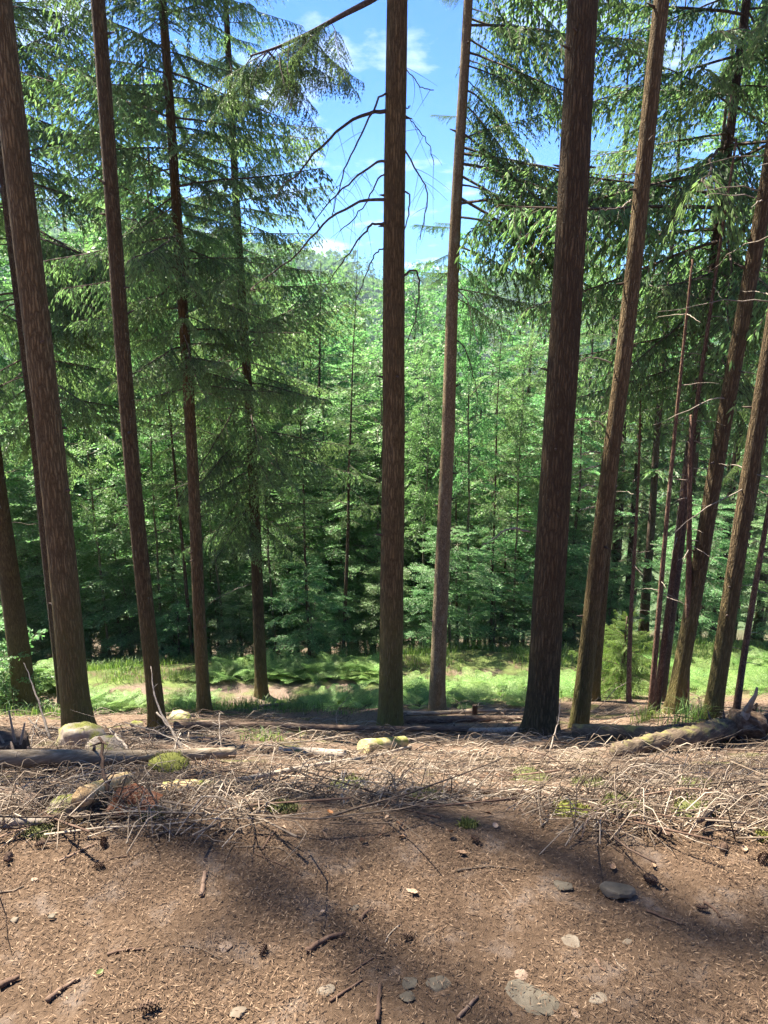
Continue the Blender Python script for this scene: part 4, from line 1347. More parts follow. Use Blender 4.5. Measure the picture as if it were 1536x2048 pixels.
log_between('fallen_branch', [(1238, 1640), (1290, 1668), (1340, 1690)], .008, .006, 'twig_bark', 'dark stick in the grey twig pile on the right', 'branch', seed=20, lift=3)
log_between('fallen_branch', [(1360, 1560), (1440, 1558), (1560, 1572)], .02, .016, 'log_bark', 'dark low branch in the brush at the right edge', 'branch', seed=21, lift=1.2)

# stump at the left edge with bleached splinters
p = on_ground(18, 1528)
root = empty('tree_stump', p)
mb, _, _ = trunk_mb(.17, .10, 77, .3, 22, .0, taper=.0, sink=.15)
V = mb.v[0]; zmax = V[:, 2].max()
top = V[:, 2] > .1
V[top, 2] += .05 * vnoise(V[top, 0] * 25, V[top, 1] * 25, 4)
mb.obj('trunk', M['stump'], root)
for k, (dx_, L, ln) in enumerate([(.08, .26, -.05), (-.04, .14, -.3), (.02, .15, -.35), (.1, .18, .3)]):
    m2 = MB(); q = np.linspace(0, 1, 4)
    add_tube(m2, np.stack([dx_ + ln * L * q, -.04 + 0 * q, .13 + L * q], 1), .010 * (1 - .5 * q), 5)
    m2.obj('splinter', M['pale_branch'], root)
tag(root, 'dark rotten stump with bleached splinters at the left edge', 'stump')
for k, (u, v, h, rr, lb) in enumerate([(949, 1440, .22, .022, 'small upright broken stub between ringed stem and thickest stem'), (1335, 1478, .10, .07, 'low dark round stump behind the mossy grey log'), (1378, 1478, .10, .09, 'low weathered stump with a stick leaning on it')]):
    p = on_ground(u, v)
    mb, _, _ = trunk_mb(h, rr, 90 + k, .25, 12, 0, taper=0, sink=.1)
    V = mb.v[0]; V[V[:, 2] > h * .7, 2] += .03 * vnoise(V[V[:, 2] > h * .7, 0] * 40, V[V[:, 2] > h * .7, 1] * 40, k)
    root = empty('tree_stump', p); mb.obj('trunk', M['stump'], root); tag(root, lb, 'stump', 'small stumps on the slope')


def stone_obj(u, v, wpx, hpx, mat, label, seed, dep=.8, cat='stone', sink=.35, yaw=0.0, name='stone', group='stones lying on the slope and path', facet=7, rough=.2):
    p = on_ground(u, v)
    k = depth_of(p) / FPX
    sx = wpx * k / 2; sz = hpx * k / 2
    big = name == 'boulder'
    mb = lump(seed, sx, sx * dep, sz, (.2 if big else rough), 4 if big else 3, 0 if big else .35, 3 if big else facet)
    if big:
        V = mb.v[0]; V *= (1 + .10 * vnoise(V[:, 0] * 11 + V[:, 2] * 7, V[:, 1] * 11 - V[:, 2] * 9, seed) + .03 * vnoise(V[:, 0] * 40, V[:, 1] * 40 + V[:, 2] * 30, seed))[:, None]
    o = mb.obj(name, M[mat], None, True)
    if not big:
        o.data.polygons.foreach_set('use_smooth', np.zeros(len(o.data.polygons), bool))
    o.location = p + np.array([0, 0, sz * (1 - 2 * sink)])
    o.rotation_euler = (0, 0, yaw)
    tag(o, label, cat, group)
    return o


stone_obj(170, 1500, 100, 84, 'stone_moss', 'large pale boulder with yellow-green moss before the thick left stem', 1, .8, 'boulder', .25, name='boulder', group='mossy boulders')
stone_obj(212, 1506, 90, 50, 'stone_moss', 'low mossy boulder shelf right of the large pale boulder', 2, .8, 'boulder', .3, name='boulder', group='mossy boulders')
stone_obj(140, 1625, 100, 44, 'stone_moss', 'smooth grey-brown stone with a moss edge below the bare log', 3, .6, 'boulder', .25, name='boulder', group='mossy boulders')
stone_obj(355, 1437, 50, 22, 'stone_moss', 'flat yellow-mossed stone right of the second stem', 4, .8, name='boulder', group='mossy boulders')
stone_obj(275, 1452, 30, 16, 'stone_moss', 'small mossed stone left of the second stem', 5, .8, name='boulder', group='mossy boulders')
stone_obj(606, 1477, 30, 20, 'stone_moss', 'dark mossy stone above the grey bent log', 6, .8, name='boulder', group='mossy boulders')
stone_obj(600, 1512, 32, 18, 'stone_moss', 'small mossy stone left of the grey bent log', 7, .8, name='boulder', group='mossy boulders')
stone_obj(415, 1592, 62, 30, 'stone_dark', 'flat dark stone beneath the black poking stick', 8, .8, facet=6)
stone_obj(1330, 1575, 60, 26, 'stone', 'pale flat slab in the brush near the right edge', 9, .8, facet=7)
stone_obj(1240, 1604, 36, 20, 'stone_dark', 'dark flat stone in the mossy brush on the right', 10)
stone_obj(48, 1470, 18, 9, 'stone_dark', 'small dark stone above the left stump', 11)
# stones of the path
PS = [
    (922, 1828, 78, 34, 'stone_red', 'flat pinkish stone sunk in the middle of the path', .75, .42, .0),
    (1228, 1772, 78, 40, 'stone_dark', 'humped grey-green stone on the right of the path', .6, .42, -.3),
    (945, 1752, 60, 16, 'stone_dark', 'flat stone with a long stick at the upper path edge', .6, .3, .1),
    (1125, 1770, 44, 16, 'stone_dark', 'sunken dark stone left of the humped stone', .6, .42, -.3),
    (1072, 1998, 128, 44, 'stone_dark', 'largest angular grey slab at the bottom of the path', .55, .30, -.65),
    (1040, 1950, 44, 36, 'stone_red', 'blocky brown stone touching the top of the largest slab', .8, .25, .3),
    (884, 1966, 66, 32, 'stone_dark', 'oblong grey stone left of the largest slab', .65, .3, -.1),
    (820, 1966, 40, 22, 'stone_dark', 'small grey stone left of the oblong stone', .8, .3, .1),
    (815, 1990, 34, 20, 'stone_dark', 'small dark stone below the oblong stone', .8, .35, .1),
    (972, 2028, 56, 20, 'stone_red', 'flat brownish stone at the bottom left of the largest slab', .7, .35, .3),
    (1155, 2028, 42, 28, 'stone_red', 'pale rounded pink stone right of the largest slab', .8, .3, .0),
    (1195, 1998, 44, 30, 'stone', 'grey stone with cracked cap right of the pink stone', .8, .25, .2),
    (1222, 2006, 20, 26, 'stone_dark', 'narrow upright chip leaning on the cracked grey stone', .8, .25, .1),
    (1250, 1974, 44, 20, 'stone', 'flat pale stone right of the cracked grey stone', .8, .4, -.2),
    (1137, 1880, 50, 20, 'stone', 'pair-like sunken grey stone in the right middle of the path', .7, .42, -.3),
    (1032, 1878, 28, 16, 'stone_red', 'small pink stone below right of the flat pinkish stone', .8, .38, .0),
    (1000, 1874, 40, 22, 'stone_red', 'sunken reddish stone just below the flat pinkish stone', .8, .44, .0),
    (1118, 1902, 30, 16, 'stone', 'low grey stone below the sunken grey pair', .8, .4, .0),
    (1254, 1882, 22, 12, 'stone', 'small grey stone far right of the sunken grey stone', .8, .4, .0),
    (1098, 1922, 14, 10, 'stone_red', 'tiny orange-brown pebble above the largest slab', .8, .3, .0),
    (1138, 1936, 38, 12, 'stone_dark', 'thin dark sliver of stone above the cracked stone', .5, .3, .0),
    (503, 1808, 24, 20, 'stone_dark', 'dark knobbly stone on the left half of the path', .9, .25, .0),
    (529, 1786, 22, 12, 'stone', 'flat grey stone just above the dark knobbly stone', .9, .35, .0),
    (104, 1832, 16, 10, 'stone_dark', 'small black angular stone on the sunny left path', .9, .2, .4),
    (306, 1912, 20, 14, 'stone_dark', 'small black stone at the end of a stick on the left', .9, .2, .0),
    (423, 1738, 12, 10, 'stone_dark', 'small dark stone near the top of the short thick stick', .9, .3, .0),
    (446, 1828, 14, 12, 'stone', 'small grey stone right of the path middle stick', .9, .35, .0),
    (652, 1978, 40, 22, 'stone', 'grey-green stone at the bottom centre of the path', .8, .35, .0),
    (710, 1815, 22, 16, 'stone', 'thin tilted grey stone right of the long brown stick', .7, .3, .6),
    (478, 2022, 34, 30, 'stone', 'pale stone at the bottom edge left of centre', .9, .4, .0),
    (550, 1828, 26, 14, 'stone_red', 'sunken pinkish stone below the dark knobbly stone', .9, .42, .0),
    (452, 1890, 30, 16, 'stone_red', 'sunken pinkish stone in the left middle of the path', .9, .44, .0),
    (1460, 2025, 16, 14, 'stone', 'small grey pebble in the lower right corner', .9, .3, .0),
    (70, 1758, 14, 10, 'stone_red', 'small tan pebble on the sunny upper left path', .9, .3, .0),
    (28, 1838, 18, 14, 'stone', 'pale pebble at the left path edge', .9, .35, .0),
    (1036, 1810, 32, 12, 'stone_dark', 'dark flat chip between pinkish stone and humped stone', .6, .3, .0),
    (1310, 1917, 24, 14, 'stone', 'half sunk pebble on the shaded right of the path', .8, .4, .0),
]
for k, (u, v, w_, h_, mt, lb, dp, sk, yw) in enumerate(PS):
    stone_obj(u, v + h_ * .2, w_, h_ * .75, mt, lb, 100 + k, dp, 'stone', sk, yw)


def stick(name, uvs, r0, r1, mat, label, lift=1.0, seed=0, n=9, cat='stick', group='sticks lying on the path', zoff=0):
    r = np.random.default_rng(seed + 300)
    P = smooth_line(np.array([on_ground(u, v) for u, v in uvs]), n)
    rad = np.linspace(r0, r1, n)
    P[:, 2] = height(P[:, 0], P[:, 1]) + rad * lift + zoff
    P[1:-1] += r.normal(0, r0 * .15, (n - 2, 3))
    org = P[0].copy()
    mb = MB(); add_tube(mb, P - org, rad * r.uniform(.93, 1.07, n), 8, r.uniform(.3, .8))
    o = mb.obj(name, M[mat], None, True); o.location = org
    tag(o, label, cat, group)
    return o


ST = [
    ([(411, 1750), (403, 1795)], .0085, .0085, 'twig_bark', 'short thick cylindrical stick standing out on the left path'),
    ([(612, 1902), (650, 1882), (690, 1868)], .010, .006, 'twig_bark', 'long brown stick in the middle of the path'),
    ([(720, 1845), (735, 1828), (748, 1822)], .008, .005, 'twig_bark', 'crooked bark stick right of the long brown stick'),
    ([(215, 1914), (255, 1906), (290, 1902)], .005, .004, 'twig_bark', 'thin dark stick pointing at the small black stone'),
    ([(95, 2008), (125, 1980), (160, 1962)], .009, .005, 'twig_bark', 'curved bark stick at the lower left of the path'),
    ([(0, 1975), (20, 1965), (40, 1958)], .012, .007, 'twig_bark', 'thick dark stick at the lower left frame edge'),
    ([(118, 1722), (160, 1702), (195, 1685)], .005, .004, 'twig_bark', 'dark twig at the upper left edge of the path'),
    ([(184, 1732), (215, 1718), (258, 1712)], .004, .003, 'twig_bark', 'thin twig beside the cone on the upper left path'),
    ([(0, 1790), (25, 1784), (48, 1773)], .004, .003, 'twig', 'grey twig on the sunny left frame edge'),
    ([(360, 1896), (400, 1900), (445, 1922)], .0025, .002, 'twig', 'thin arched grass-like twig in the left middle path'),
    ([(470, 1702), (540, 1698), (570, 1705), (590, 1728), (606, 1756)], .0035, .002, 'twig', 'long bent pale twig below the brush left of centre'),
    ([(510, 1712), (560, 1735), (604, 1757)], .003, .002, 'twig_bark', 'thin dark twig under the long bent pale twig'),
    ([(525, 1705), (540, 1680), (552, 1668)], .005, .004, 'twig_bark', 'short dark stick at the brush edge left of centre'),
    ([(914, 1750), (980, 1744), (1050, 1747)], .005, .002, 'twig', 'straight stick lying over the upper path stone'),
    ([(992, 1772), (1008, 1786), (1024, 1806)], .003, .002, 'twig', 'small bent twig above the dark flat chip'),
    ([(1292, 1820), (1330, 1834), (1368, 1848)], .005, .003, 'twig_bark', 'dark stick along the shadow edge on the right path'),
    ([(915, 2046), (935, 2022), (955, 2003)], .006, .005, 'twig_bark', 'brown stick at the bottom left of the largest slab'),
    ([(755, 2048), (757, 2010), (760, 1970)], .008, .006, 'twig_bark', 'upright looking stick at the bottom centre edge'),
    ([(1190, 1928), (1200, 1945), (1210, 1952)], .005, .003, 'twig_bark', 'short black twig right above the cracked stone'),
    ([(1225, 1915), (1235, 1935), (1252, 1950)], .002, .0015, 'twig', 'curved pale blade-like twig on the right path'),
    ([(800, 1850), (780, 1870), (770, 1885)], .003, .002, 'twig', 'thin twig left of the flat pinkish stone'),
    ([(660, 2005), (690, 1985), (725, 1962)], .005, .003, 'twig_bark', 'dark rough twig at the bottom centre stones'),
    ([(702, 1948), (730, 1925), (765, 1905)], .003, .002, 'twig_bark', 'thin dark twig above the bottom centre stones'),
    ([(1408, 1800), (1430, 1815), (1440, 1832)], .006, .004, 'twig_bark', 'dark curled bark strip on the sunny right path'),
]
for k, (uv, r0, r1, mt, lb) in enumerate(ST):
    stick('stick', uv, r0 * .78, r1 * .78, mt, lb, 1.0, k)

# upright and leaning dead stems sticking out of the brush
UP = [
    ([(104, 1485), (88, 1440), (75, 1395), (60, 1360), (48, 1325)], .012, .003, 'pale_branch', 'tall thin bleached stem leaning left beside the edge stem'),
    ([(370, 1512), (345, 1465), (320, 1420), (308, 1380), (302, 1334)], .012, .003, 'pale_branch', 'tall bleached stem with knots before the second stem'),
    ([(372, 1516), (345, 1465), (313, 1424)], .011, .006, 'pale_branch', 'shorter bleached stem crossing the tall knotty one'),
    ([(222, 1620), (208, 1545), (201, 1478)], .009, .005, 'twig_bark', 'upright black stick before the bare log'),
    ([(272, 1525), (250, 1490), (218, 1458)], .010, .007, 'pale_branch', 'bleached stick slanting out behind the bare log'),
    ([(95, 1472), (75, 1455), (56, 1436)], .010, .008, 'pale_branch', 'bright bleached stick above the left stump'),
    ([(60, 1500), (68, 1460), (75, 1437)], .006, .004, 'pale_branch', 'thin stick leaning right beside the left stump'),
    ([(340, 1520), (352, 1490), (362, 1466)], .008, .005, 'pale_branch', 'stick leaning right across the bleached stems'),
    ([(410, 1516), (365, 1490), (330, 1470), (247, 1444)], .006, .003, 'pale_branch', 'long thin bleached stick behind the bare log'),
    ([(448, 1517), (440, 1470), (439, 1425)], .006, .004, 'pale_branch', 'slim upright stick before the third stem'),
    ([(672, 1450), (676, 1420), (698, 1394)], .006, .003, 'pale_branch', 'pale forked twig standing left of the centre stem'),
    ([(686, 1610), (685, 1575), (684, 1540)], .004, .003, 'pale_branch', 'thin upright pale twig below the cut log piece'),
    ([(1098, 1505), (1108, 1470), (1118, 1435), (1119, 1400)], .008, .003, 'pale_branch', 'bleached curved stem at the foot of the thickest stem'),
    ([(935, 1440), (922, 1410), (905, 1395)], .005, .003, 'dead_branch', 'dark arched twig standing right of the ringed stem'),
    ([(1402, 1475), (1398, 1430), (1396, 1390)], .004, .002, 'twig_bark', 'thin upright dark shoot before the rightmost stem'),
    ([(1208, 1405), (1230, 1380), (1258, 1362)], .008, .003, 'pale_branch', 'bleached branch propped against the young bushy fir'),
    ([(1392, 1485), (1360, 1470), (1336, 1462)], .016, .010, 'pale_branch', 'grey pole leaning over the low weathered stump'),
    ([(828, 1495), (790, 1515), (740, 1532)], .012, .010, 'pale_branch', 'thick pale stick crossing the cut log piece'),
    ([(800, 1430), (812, 1446), (822, 1455)], .011, .008, 'pale_branch', 'short pale stick leaning at the foot of the centre stem'),
    ([(1085, 1640), (1092, 1665), (1105, 1680)], .006, .004, 'pale_branch', 'bright bent twig at the lower brush edge right of centre'),
    ([(1193, 1592), (1200, 1615), (1210, 1630)], .005, .004, 'pale_branch', 'pale twig leaning on the dark flat stone'),
]
for k, (uv, r0, r1, mt, lb) in enumerate(UP):
    p = on_ground(*uv[0])
    r = np.random.default_rng(600 + k)
    n = 14
    P = smooth_line(np.array([at_depth(u, v, p[1] + .12 * i_) for i_, (u, v) in enumerate(uv)]), n)
    P[0, 2] -= .03
    P[1:] += r.normal(0, .004, (n - 1, 3))
    q = np.linspace(0, 1, n)
    mb = MB(); add_tube(mb, P - p, (r0 + (r1 - r0) * q) * r.uniform(.88, 1.15, n), 7)
    for _ in range(3):
        f = int(r.integers(3, n - 1)); d = r.normal(0, 1, 3); d = nrm(d)
        add_tube(mb, [P[f] - p, P[f] - p + d * .03, P[f] - p + d * r.uniform(.04, .08)], [r1, r1 * .7, r1 * .4], 5)
    o = mb.obj('upright_stick', M[mt], None, True); o.location = p
    tag(o, lb, 'dead stick', 'dead stems sticking out of the brush')

# ------------------------------------------------------------------ the brush of dead twigs
def brush_xy(r, n):
    out = []
    while len(out) < n:
        u = r.uniform(-260, 1800); v = 1405 + 268 * r.random() ** .9
        edge = 1662 + 22 * math.sin(u / 170) + 14 * math.sin(u / 61 + 1)
        if v > edge:
            continue
        out.append((u, v))
    return out


def twig_pts(r, L, curl):
    n = 6
    q = np.linspace(0, 1, n)
    a = np.cumsum(r.normal(0, curl, n)); b = np.cumsum(r.normal(0, curl * .6, n))
    d = np.stack([np.cos(a), np.sin(a), .35 * np.sin(b)], 1)
    P = np.concatenate([[[0, 0, 0]], np.cumsum(d[1:] * L / (n - 1), 0)])
    return P - P.mean(0) * np.array([1, 1, 0])


TW = []
for k in range(18):
    r = np.random.default_rng(1200 + k)
    m2 = MB()
    P = twig_pts(r, 1.0, .24)
    q = np.linspace(0, 1, 6)
    add_tube(m2, P, r.uniform(.0032, .0068) * (1 - q * .7), 5, r.uniform(.15, .95))
    for _ in range(int(r.integers(1, 5))):
        f = r.uniform(.2, .9); b = np.array([np.interp(f, q, P[:, w]) for w in range(3)])
        p2 = twig_pts(r, r.uniform(.2, .45), .3); p2 -= p2[0]
        a = r.uniform(-1, 1) + (0 if r.random() < .5 else .6); ca, sa = math.cos(a), math.sin(a)
        p2 = p2 @ np.array([[ca, sa, 0], [-sa, ca, 0], [0, 0, 1]]) + b
        p2[:, 2] += np.linspace(0, r.uniform(-.04, .09), 6)
        add_tube(m2, p2, .0026 * (1 - q * .6), 4, r.uniform(.4, .95), cap=False)
    TW.append(m2.mesh('dead_twig', M['twig' if k < 11 else 'twig_bark'], True))
r_ = np.random.default_rng(55)
zones = [(-400, 316, 'left of the second stem'), (316, 524, 'below the two slender boughed firs'), (524, 782, 'left of the centre stem'), (782, 1082, 'between centre stem and thickest stem'), (1082, 1347, 'right of the thickest stem'), (1347, 2000, 'before the rightmost stems')]
for (u, v) in brush_xy(r_, 295):
    p = on_ground(u, v)
    k = int(r_.integers(18))
    o = link(bpy.data.objects.new('dead_twig', TW[k]))
    L = r_.uniform(.25, 1.25) * (1.0 if v < 1560 else .75)
    yaw = r_.normal(0, .6) + (math.pi if r_.random() < .5 else 0)
    gx_ = (height(p[0] + .15, p[1]) - height(p[0] - .15, p[1])) / .3; gy_ = (height(p[0], p[1] + .15) - height(p[0], p[1] - .15)) / .3
    up = Vector((-gx_, -gy_, 1)).normalized()
    qn = Vector((0, 0, 1)).rotation_difference(up)
    o.rotation_mode = 'QUATERNION'
    from mathutils import Quaternion
    o.rotation_quaternion = qn @ Quaternion((0, 0, 1), yaw) @ Quaternion((0, 1, 0), float(r_.normal(0, .10)))
    o.scale = (L, L, L)
    o.location = (p[0], p[1], float(height(p[0], p[1])) + r_.uniform(.005, .04))
    zn = next(z for z in zones if z[0] <= u < z[1])
    far_ = v < 1510
    kind_ = 'bleached dead twig' if k < 11 else 'dark barked dead twig'
    tag(o, kind_ + ' in the ' + ('upper' if far_ else 'nearer') + ' brush ' + zn[2], 'twig',
        kind_ + 's, ' + ('upper' if far_ else 'nearer') + ' brush ' + zn[2])

# longer dead branches thrown down among the twigs
r_ = np.random.default_rng(58)
for (u, v) in brush_xy(r_, 46):
    p = on_ground(u, v)
    k = int(r_.integers(18))
    o = link(bpy.data.objects.new('fallen_branch', TW[k]))
    L = r_.uniform(1.1, 2.0) * (1.0 if v < 1560 else .7)
    gy_ = (height(p[0], p[1] + .4) - height(p[0], p[1] - .4)) / .8
    qn = Vector((0, 0, 1)).rotation_difference(Vector((0, -gy_, 1)).normalized())
    o.rotation_mode = 'QUATERNION'
    o.rotation_quaternion = qn @ Quaternion((0, 0, 1), float(r_.normal(0, .45)) + (math.pi if r_.random() < .5 else 0)) @ Quaternion((0, 1, 0), float(r_.normal(0, .05)))
    o.scale = (L, L, L * .6)
    o.location = (p[0], p[1], float(height(p[0], p[1])) + r_.uniform(.02, .07))
    zn = next(z for z in zones if z[0] <= u < z[1])
    kind_ = 'long pale dead branch' if k < 11 else 'long brown dead branch'
    wh = ' high in the brush ' if v < 1510 else ' low in the brush '
    tag(o, kind_ + wh + zn[2], 'branch', kind_ + 'es' + wh + zn[2])

# the fine mass of twigs, needles and leaf bits that nobody could count
mb = MB(); r = np.random.default_rng(56)
for (u, v) in brush_xy(r, 8600):
    d = ray(u, v)
    # quick foot on the smooth slope
    t_ = 1.6 / -d[2] if v > 1655 else None
    p = on_ground(u, v) if t_ is None and r.random() < .0 else None
    if p is None:
        a_ = -d[2] / d[1]
        y = .78 / max(a_ - .485, .02)
        y = min(max(y, 2.15), 12.5) * r.uniform(.85, 1.15) if v < 1600 else 2.1 + (1668 - v) / 68 * .8
        p = np.array([d[0] / d[1] * y, y, 0])
    L = r.uniform(.06, .34) * (.8 if v > 1560 else 1.1 if v > 1480 else 1.6)
    P = twig_pts(r, L, .17)[[0, 2, 3, 5]]
    yaw = r.normal(0, .9); ca, sa = math.cos(yaw), math.sin(yaw)
    P = P @ np.array([[ca, sa, 0], [-sa, ca, 0], [0, 0, 1]])
    x_ = p[0] + P[:, 0]; y_ = p[1] + P[:, 1]
    lift = r.uniform(.0, .07) if r.random() < .6 else r.uniform(0, .14)
    P = np.stack([x_, y_, height(x_, y_) + lift * np.array([.2, 1, .9, .4]) + np.linspace(0, r.normal(0, .05), 4)], 1)
    add_tube(mb, P, r.uniform(.0011, .0032) * (1 if v > 1500 else 1.7) * np.array([1, .9, .75, .5]), 3, r.choice([.15, .4, .65, .95], p=[.34, .22, .20, .24]), cap=False)
tw_o = mb.obj('twig_litter', M['twig'], None, True)
tag(tw_o, 'tangled mat of bleached twigs on the slope', 'twigs', None, 'stuff')

# brown needles and chips strewn over path and slope
r = np.random.default_rng(57)


def strew(N, x0, x1, y0, y1, lmin, lmax, wid, keepf=None, tilt=.25, z0=.001, zr=.012):
    x = r.uniform(x0, x1, N); y = r.uniform(y0, y1, N)
    if keepf is not None:
        k = r.random(N) < keepf(x, y); x, y = x[k], y[k]
    n = len(x)
    z = height(x, y) + r.random(n) ** 2 * zr + z0
    a = r.uniform(0, 6.28, n)
    e = .08
    sl = (height(x, y + e) - height(x, y - e)) / (2 * e)
    D = np.stack([np.cos(a), np.sin(a), np.sin(a) * sl + r.normal(0, tilt, n)], 1); D = nrm(D)
    W = nrm(np.cross(D, np.stack([r.normal(0, .3, n), -sl + r.normal(0, .3, n), np.ones(n)], 1)))
    return np.stack([x, y, z], 1), D, W, r.uniform(lmin, lmax, n), wid * r.uniform(.6, 1.5, n)


mb = MB()
kf = lambda x, y: np.clip(.62 + 1.1 * vnoise(x / .28, y / .28, 21) + .5 * vnoise(x / .09, y / .09, 23), .2, 1)
for args, tt in (((170000, -2.2, 2.2, .95, 2.5, .007, .022, .0021, kf), .40), ((18000, -4.5, 4.5, 2.2, 5.5, .02, .05, .004), .5), ((16000, -8, 8, 5, 12.8, .04, .12, .010), .45), ((9000, -6, -2.2, -.5, 2.4, .012, .03, .003), .5), ((9000, 2.2, 6, -.5, 2.4, .012, .03, .003), .5)):
    P, D, W, L, w_ = strew(*args)
    V, Fq = kites(P, D, W, L, w_, .5)
    mb.add(V, Fq, np.repeat(np.clip(r.normal(tt, .36, len(P)), 0, 1), 4))
nd = mb.obj('needle_litter', M['needle_litter'])
tag(nd, 'brown fallen needles strewn over the path', 'needles', None, 'stuff')
mb = MB()
kf2 = lambda x, y: np.clip(.45 + 1.8 * vnoise(x / .7, y / .7, 22), .03, 1) * np.clip((4.6 - y) / 2, .15, 1)
P, D, W, L, w_ = strew(8500, -5, 5, 2.05, 10, .02, .05, .020, kf2, .35, .004, .03)
V, Fq = kites(P, D, W, L, w_, .45)
Lv = V.reshape(-1, 4, 3); Lv[:, 1] += np.array([0, 0, .010]); Lv[:, 3] += np.array([0, 0, .012])
mb.add(Lv.reshape(-1, 3), Fq, np.repeat(np.clip(r.normal(.5, .25, len(P)), 0, 1), 4))
lf = mb.obj('leaf_litter', M['dry_leaf'])
tag(lf, 'dry brown beech leaves caught in the brush', 'dead leaves', None, 'stuff')

# moss cushions: a low mound furred with short blades
for k, (u, v, w_, mt, lb) in enumerate([
    (340, 1545, 80, 'moss_bright', 'bright yellow-green moss cushion on the end of the bare log'), (1145, 1628, 70, 'moss_bright', 'green moss cushion at the lower brush edge right of centre'),
    (1180, 1575, 70, 'moss', 'dark moss cushion in the brush left of the right slab'), (1060, 1560, 80, 'moss', 'olive moss cushion below the thickest stem'),
    (1400, 1580, 80, 'moss', 'dark moss mound near the right slab'), (1250, 1620, 90, 'moss', 'wide olive moss mound in the right brush'), (1390, 1630, 90, 'moss', 'dark moss mound beside the slanting grey branch'),
    (75, 1670, 70, 'moss', 'green moss patch at the left edge of the path'), (935, 1655, 30, 'moss_bright', 'small green moss tuft at the path edge right of centre'),
    (700, 1575, 80, 'moss', 'olive moss patch under the long thin pole'), (560, 1620, 60, 'moss', 'olive moss patch in the brush left of centre'), (850, 1600, 70, 'moss', 'olive moss patch above the dark knotty branch'),
    (1528, 1676, 24, 'moss_bright', 'small bright moss ball at the right frame edge'), (300, 1640, 40, 'moss', 'moss patch beside the crumbly rotten wood'), (730, 1490, 40, 'moss_bright', 'yellow-green moss on the ground left of the cut log piece')]):
    p = on_ground(u, v)
    if k == 0:
        p[2] += .05
    s_ = w_ / 2 * depth_of(p) / FPX
    rr = np.random.default_rng(1500 + k)
    mb = lump(1500 + k, s_, s_ * .8, s_ * .34, .22, 3)
    mb.t[0] = np.full(len(mb.t[0]), .35)
    Pm = mb.v[0][rr.integers(len(mb.v[0]), size=900)] + rr.normal(0, .006, (900, 3))
    Pm = Pm[Pm[:, 2] > -.02]
    blades(rr, mb, Pm - np.array([0, 0, .006]), .010, .024, .8, .004)
    o = mb.obj('moss_cushion', M[mt], None, True); o.location = p
    tag(o, lb, 'moss', 'moss cushions in the brush')

# cones
def cone_mesh(seed):
    r = np.random.default_rng(seed); mb = MB()
    n = 70
    q = (np.arange(n) + .5) / n
    a = np.arange(n) * 2.39996
    rad = .016 * np.sin(np.clip(q * 2.9 + .25, 0, 3.14)) ** .7
    P = np.stack([q * .065 - .03, np.cos(a) * rad * .55, np.sin(a) * rad * .55], 1)
    D = nrm(np.stack([.35 + .3 * q, np.cos(a), np.sin(a)], 1))
    W = nrm(np.cross(D, [1.0, 0, 0]))
    V, Fq = kites(P, D, W, rad * .75 + .004, .012 * (1 - q * .4), .6)
    mb.add(V, Fq, np.repeat(r.uniform(.2, .9, n), 4))
    add_tube(mb, np.stack([np.linspace(-.03, .035, 8), np.zeros(8), np.zeros(8)], 1), .010 * np.sin(np.linspace(.5, 2.9, 8)), 8, .2)
    return mb.mesh('fir_cone', M['cone'])


CN = [cone_mesh(k) for k in range(3)]
for k, (u, v, s_, lb) in enumerate([(198, 1733, 1.0, 'dark cone beside a thin twig on the upper left path'), (18, 1725, 1.3, 'cone at the left frame edge of the path'), (84, 1697, 1.2, 'cone among chips at the upper left brush edge'),
                                    (208, 1687, 1.2, 'cone at the brush edge above the thin twig'), (298, 2030, 1.5, 'black cone at the bottom edge of the path'), (1302, 1765, 1.5, 'cone right of the humped stone'),
                                    (1525, 1728, 1.5, 'cone at the right frame edge of the path'), (950, 1690, 1.2, 'cone at the brush edge right of the centre'), (1445, 1704, 1.4, 'scaly cone in the twigs at the right brush edge'), (1405, 1815, 1.1, 'dark cone in the sunlit patch on the right'),
                                    (527, 1906, 1.0, 'dark cone bit in the left middle of the path'), (815, 1882, 1.0, 'dark cone bit below the flat pinkish stone')]):
    p = on_ground(u, v)
    o = link(bpy.data.objects.new('fir_cone', CN[k % 3]))
    o.location = p + np.array([0, 0, .012 * s_ + float(height(p[0], p[1]) - p[2])]); o.scale = (s_ * .48,) * 3
    o.rotation_euler = (k, .2, k * 1.7)
    tag(o, lb, 'cone', 'fir cones on the path')

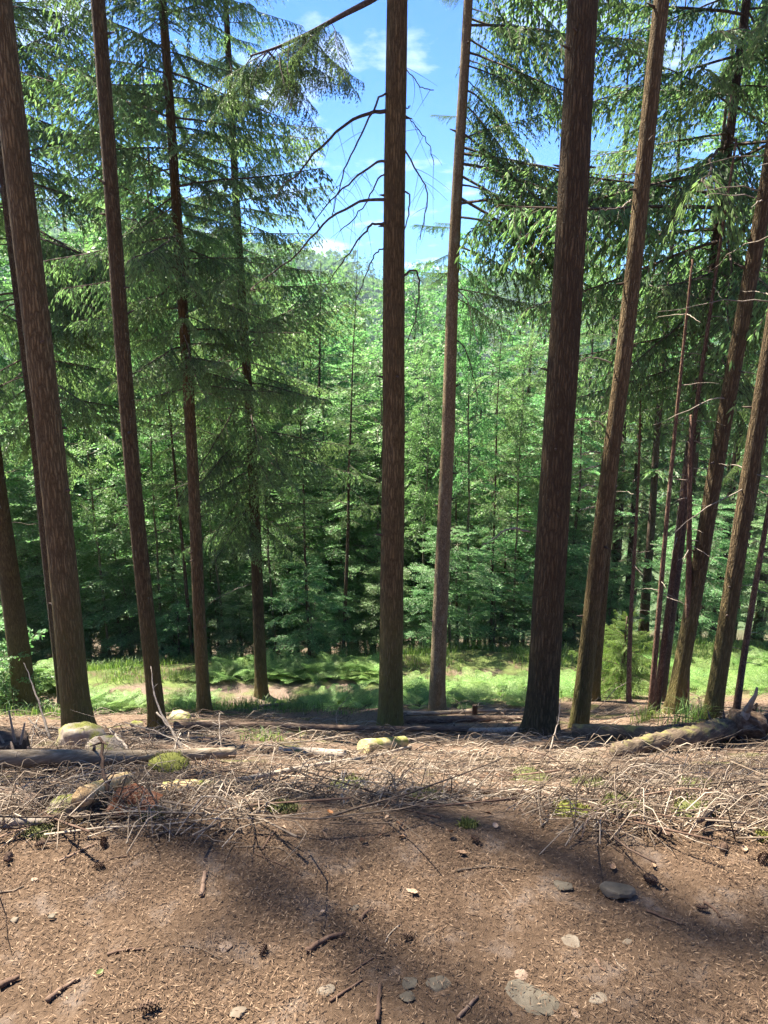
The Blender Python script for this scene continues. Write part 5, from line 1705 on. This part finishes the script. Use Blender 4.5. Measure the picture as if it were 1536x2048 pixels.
# single leaves lying on the path, curled dry ones and a green one
for k, (u, v, w_, mt, lb) in enumerate([(824, 1788, 26, 'dry_leaf', 'curled tan leaf above the flat pinkish stone'), (1225, 1735, 20, 'dry_leaf', 'pale dry leaf at the upper right of the path'), (200, 1952, 16, 'leaf_grass', 'small yellow-green leaf on the lower left path'),
                                         (922, 1718, 24, 'dry_leaf', 'brown curled leaf at the upper path edge'), (645, 1831, 10, 'dry_leaf', 'small pale leaf right of the path centre'), (560, 1612, 18, 'rust_fern', 'upright orange-red leaf in the brush left of centre'),
                                         (1306, 1733, 18, 'dry_leaf', 'bleached leaf fragment right of the pale dry leaf'), (1488, 1700, 20, 'dry_leaf', 'yellowish leaf at the right brush edge'), (660, 1625, 18, 'rust_fern', 'dark red leaf in the twigs left of the centre'), (990, 1660, 20, 'dry_leaf', 'light leaf at the lower brush edge')]):
    p = on_ground(u, v); s_ = w_ * depth_of(p) / FPX
    q = np.linspace(-1, 1, 5); rr = np.random.default_rng(1700 + k)
    X, Yg = np.meshgrid(np.linspace(-1, 1, 7), q)
    wdt = np.clip(1 - X ** 2, 0, 1) ** .6
    V = np.stack([X * .5, Yg * wdt * .3, .14 * X ** 2 + .16 * (Yg * wdt) ** 2 + .03 * rr.normal(0, 1, X.shape)], -1) * s_
    i_ = np.arange(4)[:, None] * 7; j_ = np.arange(6)[None, :]
    mb = MB(); mb.add(V, np.stack([i_ + j_, i_ + j_ + 1, i_ + j_ + 8, i_ + j_ + 7], -1).reshape(-1, 4), rr.uniform(.5, .95))
    o = mb.obj('fallen_leaf', M[mt], None, True)
    o.location = p + np.array([0, 0, .006 + float(height(p[0], p[1]) - p[2])])
    o.rotation_euler = ((1.2 if 'upright' in lb else .2), .1, rr.uniform(0, 3.1))
    tag(o, lb, 'leaf', 'single leaves on the ground')

# rusty dead fern beside the rotten wood
p = on_ground(268, 1625)
mb = MB(); rr = np.random.default_rng(3)
for k in range(3):
    frond(rr, mb, .13, k * 2.1, .8)
o = mb.obj('dead_fern', M['rust_fern']); o.location = p
tag(o, 'rusty orange dead fern right of the crumbly rotten wood', 'fern')

# ------------------------------------------------------------------ summer haze in the valley air
hz = bpy.data.materials.new('haze'); hz.use_nodes = True
hn = hz.node_tree.nodes; hn.remove(hn['Principled BSDF'])
pv = hn.new('ShaderNodeVolumePrincipled')
pv.inputs['Color'].default_value = (.66, .84, 1.0, 1)
pv.inputs['Density'].default_value = .00022
pv.inputs['Anisotropy'].default_value = .2
hz.node_tree.links.new(pv.outputs[0], hn['Material Output'].inputs['Volume'])
x0, x1, y0, y1, z0, z1 = -575, 575, -75, 775, float(GZ.min()) - 1, max(float(GZ.max()), 110) + 3
V = [(x0, y0, z0), (x1, y0, z0), (x1, y1, z0), (x0, y1, z0), (x0, y0, z1), (x1, y0, z1), (x1, y1, z1), (x0, y1, z1)]
mb = MB(); mb.add(V, [(0, 3, 2, 1), (4, 5, 6, 7), (0, 1, 5, 4), (1, 2, 6, 5), (2, 3, 7, 6), (3, 0, 4, 7)])
hb = mb.obj('haze', hz)
tag(hb, 'thin blue summer haze over the valley', None, None, 'stuff')
